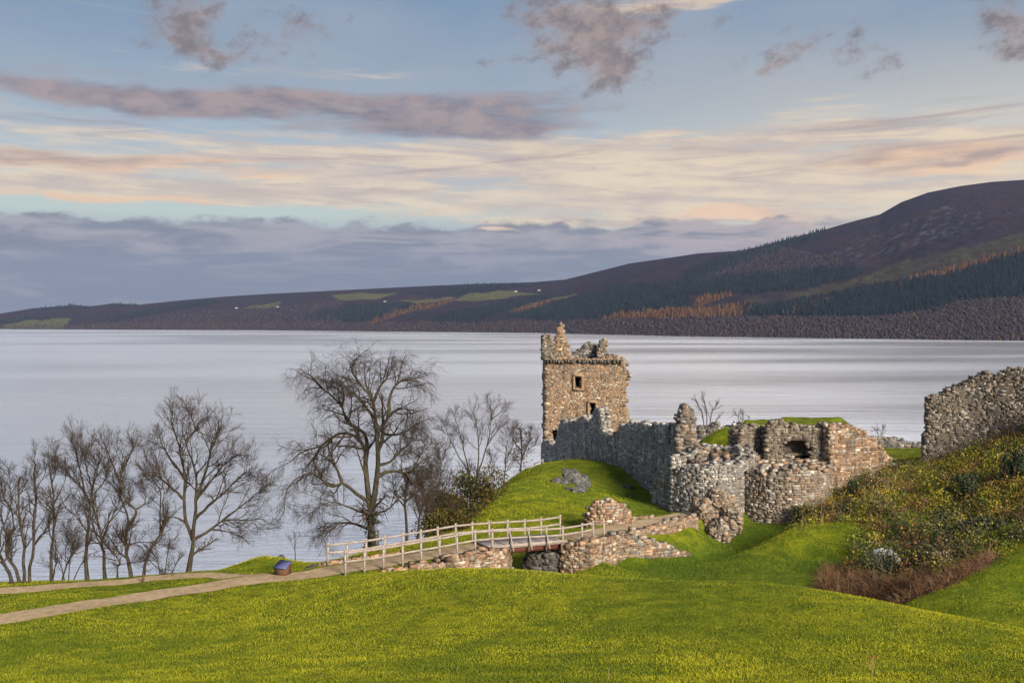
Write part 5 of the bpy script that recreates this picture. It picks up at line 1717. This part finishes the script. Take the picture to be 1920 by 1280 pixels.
tree('taller bare tree with two parallel stems and upswept limbs, above the dark shrub', 887, 930, 80, [(1.0, [(1170, 905), (1168, 830), (1165, 760)]), (1.0, [(1205, 890), (1204, 830), (1207, 765)]), (0.7, [(1165, 770), (1140, 640), (1110, 500), (1085, 400)]), (0.6, [(1160, 760), (1095, 640), (1040, 520), (1020, 470)]), (0.75, [(1207, 765), (1215, 620), (1205, 480), (1185, 380)]), (0.7, [(1210, 770), (1262, 590), (1282, 450), (1278, 350)]), (0.5, [(1262, 590), (1320, 500), (1370, 460)]), (0.5, [(1282, 450), (1330, 400), (1350, 370)]), (0.45, [(1160, 790), (1110, 790), (1060, 850)])], 0.16, 117, LV2, c6, group=GB, spread=0.2)
tree('thin pale bare tree right of the two-stemmed tree', 941, 908, 92, [(1.0, [(1342, 850), (1358, 760), (1362, 660), (1372, 570)]), (0.7, [(1345, 830), (1300, 750), (1280, 660)]), (0.6, [(1360, 700), (1400, 600), (1390, 520)]), (0.5, [(1350, 800), (1380, 720), (1420, 680)])], 0.09, 118, LV, c6, group=GB)
tree('bare tree wrapped in dark ivy, nearest the curtain wall', 976, 905, 97, [(1.0, [(1440, 850), (1442, 760), (1450, 650), (1445, 560), (1440, 490)]), (0.6, [(1448, 680), (1490, 580), (1500, 520)]), (0.6, [(1450, 640), (1400, 560), (1390, 500)]), (0.5, [(1445, 700), (1480, 640), (1530, 590)])], 0.14, 119, LV2, c6, ivy=(0, 420, 0.42), group=GB)
idf = lambda p: p
LVS = [(9, 0.34, 30, 6), (6, 0.2, 34, 4)]
GS = 'bare shrubs on the skyline behind the gatehouse'
tree('fan-shaped bare shrub on the skyline just right of the masonry stump', 1325, 803, 106, [(1.0, [(1323, 805), (1318, 785), (1308, 760), (1302, 748)]), (1.0, [(1325, 805), (1326, 780), (1322, 755), (1318, 742)]), (1.0, [(1327, 805), (1332, 782), (1340, 765), (1346, 755)]), (0.9, [(1329, 805), (1342, 790), (1353, 778)])], 0.09, 120, LVS, idf, name='bare_shrub', cat='shrub', group=GS, shrink=1.0, twig=0.012)
tree('low wispy bare shrub above the turfed heap, right of the fan-shaped one', 1392, 800, 108, [(1.0, [(1388, 802), (1385, 788), (1380, 776)]), (1.0, [(1392, 802), (1394, 786), (1392, 775)]), (0.9, [(1398, 802), (1402, 790), (1405, 780)])], 0.05, 121, LVS, idf, name='bare_shrub', cat='shrub', group=GS, shrink=1.0, twig=0.012)
tree('tiny bare shrub over the low ward wall beside the loch', 1652, 822, 118, [(1.0, [(1648, 824), (1645, 812), (1640, 804)]), (1.0, [(1654, 824), (1656, 812), (1658, 803)])], 0.05, 122, LVS, idf, name='bare_shrub', cat='shrub', group=GS, shrink=1.0, twig=0.012)

tree('low tangle of twigs at the foot of the slender twin-stemmed left bank tree', 128, 1089, 54.6, [(1.0, [(122, 1090), (115, 1060), (100, 1035)]), (1.0, [(128, 1090), (130, 1050), (138, 1015)]), (1.0, [(134, 1090), (150, 1062), (165, 1045)])], 0.05, 131, LVS, idf, name='bare_shrub', cat='shrub', shrink=1.0)
tree('low tangle of twigs between the sharply leaning tree and the round-crowned tree', 308, 1078, 55.4, [(1.0, [(302, 1080), (296, 1050), (280, 1030)]), (1.0, [(308, 1080), (312, 1045), (318, 1015)]), (1.0, [(314, 1080), (332, 1055), (344, 1040)])], 0.05, 132, LVS, idf, name='bare_shrub', cat='shrub', shrink=1.0)

# ------------------------------------------------------------------ shrubs, thicket, bracken
OLIVE = [(0.04, 0.05, 0.012), (0.06, 0.06, 0.012), (0.03, 0.035, 0.012), (0.11, 0.075, 0.015), (0.06, 0.035, 0.018)]


def stems(name, parent, B, L, rad, r, spread=0.5, m=M_TWIG, k=5, droop=0.25):
    n = len(B)
    d = r.normal(0, spread, (n, 3)); d[:, 2] = 1
    d /= np.linalg.norm(d, axis=1, keepdims=True)
    P = np.zeros((n, k, 3)); P[:, 0] = B
    ln = L * r.uniform(0.5, 1.2, n)
    for j in range(1, k):
        d = d + r.normal(0, 0.16, (n, 3)); d[:, 2] -= droop * j / k
        d /= np.linalg.norm(d, axis=1, keepdims=True)
        P[:, j] = P[:, j - 1] + d * (ln / (k - 1))[:, None]
    R = np.full((n, k), rad) * np.linspace(1, 0.5, k)
    V, Q = tubes(P, R, 3)
    return V, Q


def shrub(label, px, py, Y, rad, n, pal, seed, size=(0.10, 0.22), name='shrub', group=None, prob=None):
    r = np.random.default_rng(seed)
    x = XZ(px, Y)
    z = float(ground(x, Y))
    t_ = thing(name, (x, Y, z), label, 'shrub', group)
    # lumps of foliage of different size
    cen = r.normal(0, 0.45, (9, 3)) * rad
    cen[:, 2] = np.abs(cen[:, 2]) + 0.15 * rad[2]
    cr = r.uniform(0.35, 0.62, 9)
    ci = r.integers(0, 9, n)
    v = r.normal(size=(n, 3)); v /= np.linalg.norm(v, axis=1, keepdims=True)
    P = cen[ci] + v * (cr[ci] * r.random(n) ** 0.4)[:, None] * np.array(rad)
    P += (x, Y, z)
    P[:, 2] = np.maximum(P[:, 2], ground(P[:, 0], P[:, 1]) + 0.03)
    leaves('foliage', t_, P, size, pal, r, prob)
    B = np.stack([x + r.normal(0, 0.3, 40) * rad[0], Y + r.normal(0, 0.3, 40) * rad[1], np.zeros(40)], -1)
    B[:, 2] = ground(B[:, 0], B[:, 1]) - 0.05
    V, Q = stems('branches', t_, B, rad[2] * 1.25, 0.02, r)
    mesh('branches', V, Q, M_TWIG, t_)
    return t_


A3 = np.array
shrub('large dark olive shrub on the ditch edge behind the fence, left of the grassy rise', 866, 965, 71, A3((2.4, 1.9, 2.5)), 9500, OLIVE, 201)
shrub('lower dark shrub trailing left towards the giant tree, behind the fence', 822, 1000, 67, A3((2.0, 1.4, 1.4)), 4600, OLIVE, 202)
shrub('small brownish shrub on the crest, left end of the grassy rise', 905, 925, 78, A3((1.0, 0.8, 0.8)), 1000, OLIVE + [(0.09, 0.05, 0.025)], 203)
IVY = [(0.016, 0.035, 0.022), (0.03, 0.05, 0.03), (0.022, 0.04, 0.028), (0.05, 0.065, 0.03)]
GV = 'dark green bushes in the bramble slope'
shrub('dark bluish-green bush at the right edge of the bramble slope, highest of them', 1905, 905, 64, A3((1.0, 0.8, 1.3)), 1500, IVY, 204, name='evergreen_bush', group=GV)
shrub('dark green bush in the middle of the bramble slope below the high wall', 1808, 935, 64.5, A3((0.8, 0.7, 1.0)), 1200, IVY, 205, name='evergreen_bush', group=GV)
shrub('wide grey-green bush low on the bramble slope above the right mound', 1830, 1005, 58, A3((1.3, 0.8, 0.8)), 1800, IVY + [(0.07, 0.08, 0.06)], 206, name='evergreen_bush', group=GV)
shrub('rounded dark bush on the crest of the bramble slope, nearest the gatehouse', 1612, 915, 73, A3((0.9, 0.7, 0.7)), 1200, IVY + OLIVE[:2], 207, name='evergreen_bush', group=GV)
shrub('long dark shrub tucked along the foot of the right drum tower', 1516, 962, 70.5, A3((1.3, 0.6, 0.75)), 1600, OLIVE + IVY[:2], 208, name='evergreen_bush', group=GV)

THK = [(1486, 992), (1500, 972), (1530, 940), (1570, 925), (1600, 890), (1650, 872), (1740, 858), (1780, 835), (1820, 800), (1880, 770), (1960, 735), (2300, 640), (2300, 900), (1990, 985), (1920, 1008), (1840, 1040), (1780, 1068), (1700, 1098), (1640, 1092), (1590, 1062), (1600, 1010), (1640, 985), (1600, 965), (1530, 972)]
r_ = np.random.default_rng(301)


def in_region(poly, n, x0, x1, y0, y1, r, lift=0.0):
    x, y = r.uniform(x0, x1, n), r.uniform(y0, y1, n)
    z = ground(x, y)
    px, py = 960 + x / y * F, HZ - (z + lift - CH) / y * F
    k = inpoly(px, py, poly)
    return np.stack([x, y, z], -1)[k]


C0 = in_region(THK, 1500, 17, 62, 52.5, 80, r_, 0.4)
kinds = [[(0.19, 0.19, 0.02), (0.26, 0.22, 0.025), (0.13, 0.15, 0.02)], [(0.04, 0.055, 0.022), (0.06, 0.075, 0.025), (0.03, 0.04, 0.02)], [(0.26, 0.14, 0.03), (0.18, 0.08, 0.03), (0.20, 0.17, 0.03)],
         [(0.15, 0.125, 0.08), (0.10, 0.08, 0.05), (0.20, 0.18, 0.12)], [(0.09, 0.11, 0.02), (0.13, 0.14, 0.02), (0.06, 0.075, 0.02)], [(0.11, 0.05, 0.03), (0.07, 0.04, 0.025), (0.16, 0.09, 0.04)]]
tint = fbm(C0[:, :2] * 0.16, 3, 19)
PL, PC = [], []
for i, c in enumerate(C0):
    w = np.array([0.42 + 0.6 * tint[i], 0.16 - 0.3 * tint[i], 0.20 + 0.1 * tint[i], 0.06, 0.24 + 0.1 * tint[i], 0.08 - 0.1 * tint[i]]).clip(0.02)
    if c[1] < 60 and c[0] > 22: w *= (0.5, 1.6, 0.8, 1.5, 0.8, 1.7)
    k = r_.choice(6, p=w / w.sum())
    rad = r_.uniform(0.3, 0.95) * (1.25 if k == 1 else 1)
    hh = rad * r_.uniform(0.6, 1.5)
    n = int(290 * rad * rad + 40)
    v = r_.normal(size=(n, 3)); v /= np.linalg.norm(v, axis=1, keepdims=True)
    v[:, 2] = np.abs(v[:, 2])
    q = v * (r_.random(n) ** 0.35)[:, None] * (rad, rad, hh) * (1 + 0.35 * r_.normal(size=(n, 1)))
    q[:, :2] += c[:2]
    q[:, 2] = ground(q[:, 0], q[:, 1]) + np.abs(q[:, 2]) * (0.6 if c[1] > 76 else 1.0)
    PL.append(q)
    PC.append(np.array(kinds[k])[r_.integers(0, 3, n)] * r_.uniform(0.85, 1.4, (n, 1)))
L_ = np.concatenate(PL); PC = np.concatenate(PC)
a = r_.normal(size=L_.shape); a /= np.linalg.norm(a, axis=1, keepdims=True)
b = np.cross(a, r_.normal(size=L_.shape)); b /= np.linalg.norm(b, axis=1, keepdims=True)
s = r_.uniform(0.06, 0.18, len(L_))[:, None]
V = np.stack([L_ - a * s * .5, L_ + b * s * .32, L_ + a * s * .6, L_ - b * s * .32], 1).reshape(-1, 3)
cl = np.repeat(PC, 4, 0)
B = in_region(THK, 60000, 17, 62, 52.5, 80, r_, 0.5)
pick = r_.choice(len(B), min(3200, len(B)), replace=False)
V2, Q2 = stems('', None, B[pick], 1.5, 0.011, r_, 0.7)
pc = np.array([(0.16, 0.12, 0.08), (0.26, 0.21, 0.16), (0.07, 0.04, 0.025), (0.12, 0.06, 0.03)])[r_.integers(0, 4, len(pick))]
tag(mesh('bramble_thicket', np.concatenate([V, V2]), np.concatenate([np.arange(len(V)).reshape(-1, 4), Q2 + len(V)]), M_LEAF, None, np.concatenate([cl, np.repeat(pc, 15, 0)])), 'tangled autumn brambles and ivy covering the steep slope below the right wall', 'brambles', None, 'stuff')

BRK = [(1535, 1098), (1545, 1070), (1580, 1058), (1620, 1075), (1680, 1085), (1740, 1066), (1800, 1052), (1862, 1030), (1870, 1040), (1830, 1062), (1750, 1102), (1690, 1140), (1640, 1140), (1540, 1115)]
B = in_region(BRK, 90000, 15, 34, 46, 60, r_, 0.25)
B = B[fbm(B[:, :2] * 0.7, 3, 23) > r_.uniform(-0.55, 0.25, len(B))][:9500]
V2, Q2 = stems('', None, B, np.interp(B[:, 0], [16, 22, 28], [0.95, 0.75, 0.45]), 0.012, r_, 0.75, k=4, droop=0.6)
pc = np.array([(0.11, 0.055, 0.03), (0.15, 0.085, 0.045), (0.07, 0.035, 0.02), (0.19, 0.13, 0.08)])[r_.integers(0, 4, len(B))]
tag(mesh('bracken', V2, Q2, M_LEAF, None, np.repeat(pc, 12, 0)), 'rust-brown dead bracken filling the hollow above the right mound', 'bracken', None, 'stuff')
# grass and weeds growing along the head of the high wall
r9 = np.random.default_rng(909)
n = 900
px_ = r9.uniform(1742, 2000, n)
Yw = np.interp(px_, [1732, 1830, 1940, 2200], [79.0, 77.5, 75.0, 72]) + r9.uniform(-0.7, 0.7, n)
zt_ = ZZ(np.interp(px_, [q_[0] for q_ in MT], [q_[1] for q_ in MT]), Yw)
leaves('tufts', mw, np.stack([XZ(px_, Yw), Yw, zt_ + r9.uniform(-0.15, 0.16, n)], -1), (0.08, 0.2), [(0.12, 0.12, 0.02), (0.08, 0.09, 0.02), (0.16, 0.13, 0.05)], r9)
# pale rock face showing through the brambles
x, Y = XZ(1660, 55.8), 55.8
pr = rock('pale_rock', None, (0, 0, 0), (0.8, 0.35, 0.72), 41, flat('pale_limestone', (0.36, 0.37, 0.42), 0.85, 0.2, 5.0), (0.6, 0.6, 0.6), 0.5)
pr.location = (x, Y, float(ground(x, Y)) + 0.65)
tag(pr, 'pale whitish rock face half hidden by ivy above the brown bracken', 'rock')
P = np.array(pr.location) + r_.normal(0, 1, (800, 3)) * (0.6, 0.1, 0.45) + (0, -0.6, 0.0)
iv = thing('ivy_strands', pr.location, 'dark ivy strands hanging over the pale rock face', 'ivy')
leaves('foliage', iv, P, (0.08, 0.19), IVY + OLIVE, r_)

# ------------------------------------------------------------------ grass
def blades(name, n, xr, yr, hgt, wid, seed, dens=None):
    r = np.random.default_rng(seed)
    u = r.random(n)
    y = (yr[0] ** -0.5 + u * (yr[1] ** -0.5 - yr[0] ** -0.5)) ** -2
    x = r.uniform(-1, 1, n) * (y * 0.56 + 1.5)
    z = ground(x, y)
    d = np.min([np.hypot(x[:, None] - pm[::2, 0][None], y[:, None] - pm[::2, 1][None]).min(1) - 0.95 if False else np.full(n, 9.0)], 0)
    k = np.ones(n, bool)
    for pts, hw in ((pm, 0.93), (pl, 0.66)):
        q = pts[(pts[:, 0] > -32) & (pts[:, 0] < 18)]
        for c0 in range(0, n, 60000):
            sl = slice(c0, c0 + 60000)
            k[sl] &= (np.hypot(x[sl, None] - q[None, :, 0], y[sl, None] - q[None, :, 1]).min(1) > hw + 0.18 * np.sin(x[sl] * 2.1 + np.sin(x[sl] * 5.3)))
    k &= (z > 20.2)
    x, y, z = x[k], y[k], z[k]
    n = len(x)
    cl = fbm(np.stack([x, y], -1) * 1.3, 3, 5)
    h = hgt * r.uniform(0.5, 1.3, n) * (1 + 0.7 * cl)
    th = r.uniform(0, 6.28, n)
    w = wid * r.uniform(0.6, 1.3, n)
    lx, ly = r.normal(0, 0.5, n) * h, r.normal(-0.1, 0.5, n) * h
    V = np.zeros((n, 3, 3))
    V[:, 0] = np.stack([x - np.cos(th) * w, y - np.sin(th) * w, z - 0.01], -1)
    V[:, 1] = np.stack([x + np.cos(th) * w, y + np.sin(th) * w, z - 0.01], -1)
    V[:, 2] = np.stack([x + lx, y + ly, z + h], -1)
    tone = np.clip(fbm(np.stack([x * 0.12, y * 0.14], -1), 4, 77) * 1.2 + fbm(np.stack([x * 1.6, y * 2.0], -1), 3, 83) * 0.6 + fbm(np.stack([x * 0.5, y * 1.1], -1), 3, 79) * 0.8 + r.normal(0.08, 0.10, n), -0.6, 1)[:, None]
    c = np.array((0.05, 0.092, 0.008)) * (0.5 - tone / 2) + np.array((0.315, 0.315, 0.017)) * (0.5 + tone / 2)
    dm = (np.clip((22.5 - z) / 1.3, 0, 1) * np.clip((x - 3) / 6, 0, 1) * np.clip((y - 46) / 6, 0, 1))[:, None] * 0.75  # blades in the moat take the same damp tint and painted shade
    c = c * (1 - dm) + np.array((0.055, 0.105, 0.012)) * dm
    return V.reshape(-1, 3), np.arange(n * 3).reshape(-1, 3), np.repeat(c * r.uniform(0.85, 1.12, (n, 1)), 3, 0)


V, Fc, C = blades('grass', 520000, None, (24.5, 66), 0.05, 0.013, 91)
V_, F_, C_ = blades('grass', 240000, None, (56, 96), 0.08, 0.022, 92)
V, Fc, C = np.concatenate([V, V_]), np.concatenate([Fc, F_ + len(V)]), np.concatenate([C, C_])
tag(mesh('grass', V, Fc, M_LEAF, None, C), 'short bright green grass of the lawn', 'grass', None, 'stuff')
M_STALK = flat('dry_stalk', (0.34, 0.24, 0.13), 0.9)
for px, py, Y, hh, lab in ((1636, 1278, 27.3, 0.62, 'dry branching weed stalk with reddish seed heads at the bottom right of the lawn'), (1141, 1279, 27.2, 0.3, 'single dry stalk poking up at the bottom middle edge of the lawn')):
    x = XZ(px, Y); z = float(ground(x, Y))
    t_ = thing('weed_stalk', (x, Y, z), lab, 'weed')
    br = [[(0, 0, 0), (0.01, 0, 0.5), (0.02, 0, 1)]]
    if hh > 0.5:
        br += [[(0.005, 0, 0.3), (-0.15, 0.05, 0.6), (-0.3, 0.05, 0.72)], [(0.01, 0, 0.45), (0.1, -0.04, 0.7), (0.16, -0.05, 0.95)], [(0.012, 0, 0.6), (-0.06, 0.02, 0.8), (-0.1, 0.02, 0.92)]]
    P = np.array([cat_rom(A3(q) * hh + (x, Y, z), 6) for q in br])
    V, Q = tubes(P, np.full(P.shape[:2], 0.008), 4)
    mesh('stalk', V, Q, M_STALK, t_)
    if hh > 0.5:
        M_SEED = flat('seed_head', (0.22, 0.07, 0.04), 0.9)
        V0, F0 = ico(2)
        for q in br:
            mesh('seed_head', V0 * 0.03 + A3(q[-1]) * hh + (x, Y, z), F0, M_SEED, t_)

# ------------------------------------------------------------------ evening haze over the loch
HAZE = 0.000034
hb = np.array([[x, y, z] for z in (-9.5, 640) for x, y in ((-9300, -400), (9300, -400), (9300, 9800), (-9300, 9800))], float)
hm = bpy.data.materials.new('haze')
hm.use_nodes = True
t = hm.node_tree
t.nodes.clear()
o = t.nodes.new('ShaderNodeOutputMaterial')
v = t.nodes.new('ShaderNodeVolumePrincipled')
v.inputs['Color'].default_value = (0.42, 0.54, 0.96, 1)
v.inputs['Density'].default_value = HAZE
v.inputs['Anisotropy'].default_value = 0.0
t.links.new(v.outputs[0], o.inputs['Volume'])
tag(mesh('haze', hb, np.array([[3, 2, 1, 0], [4, 5, 6, 7], [0, 1, 5, 4], [1, 2, 6, 5], [2, 3, 7, 6], [3, 0, 4, 7]]), hm), kind='stuff')
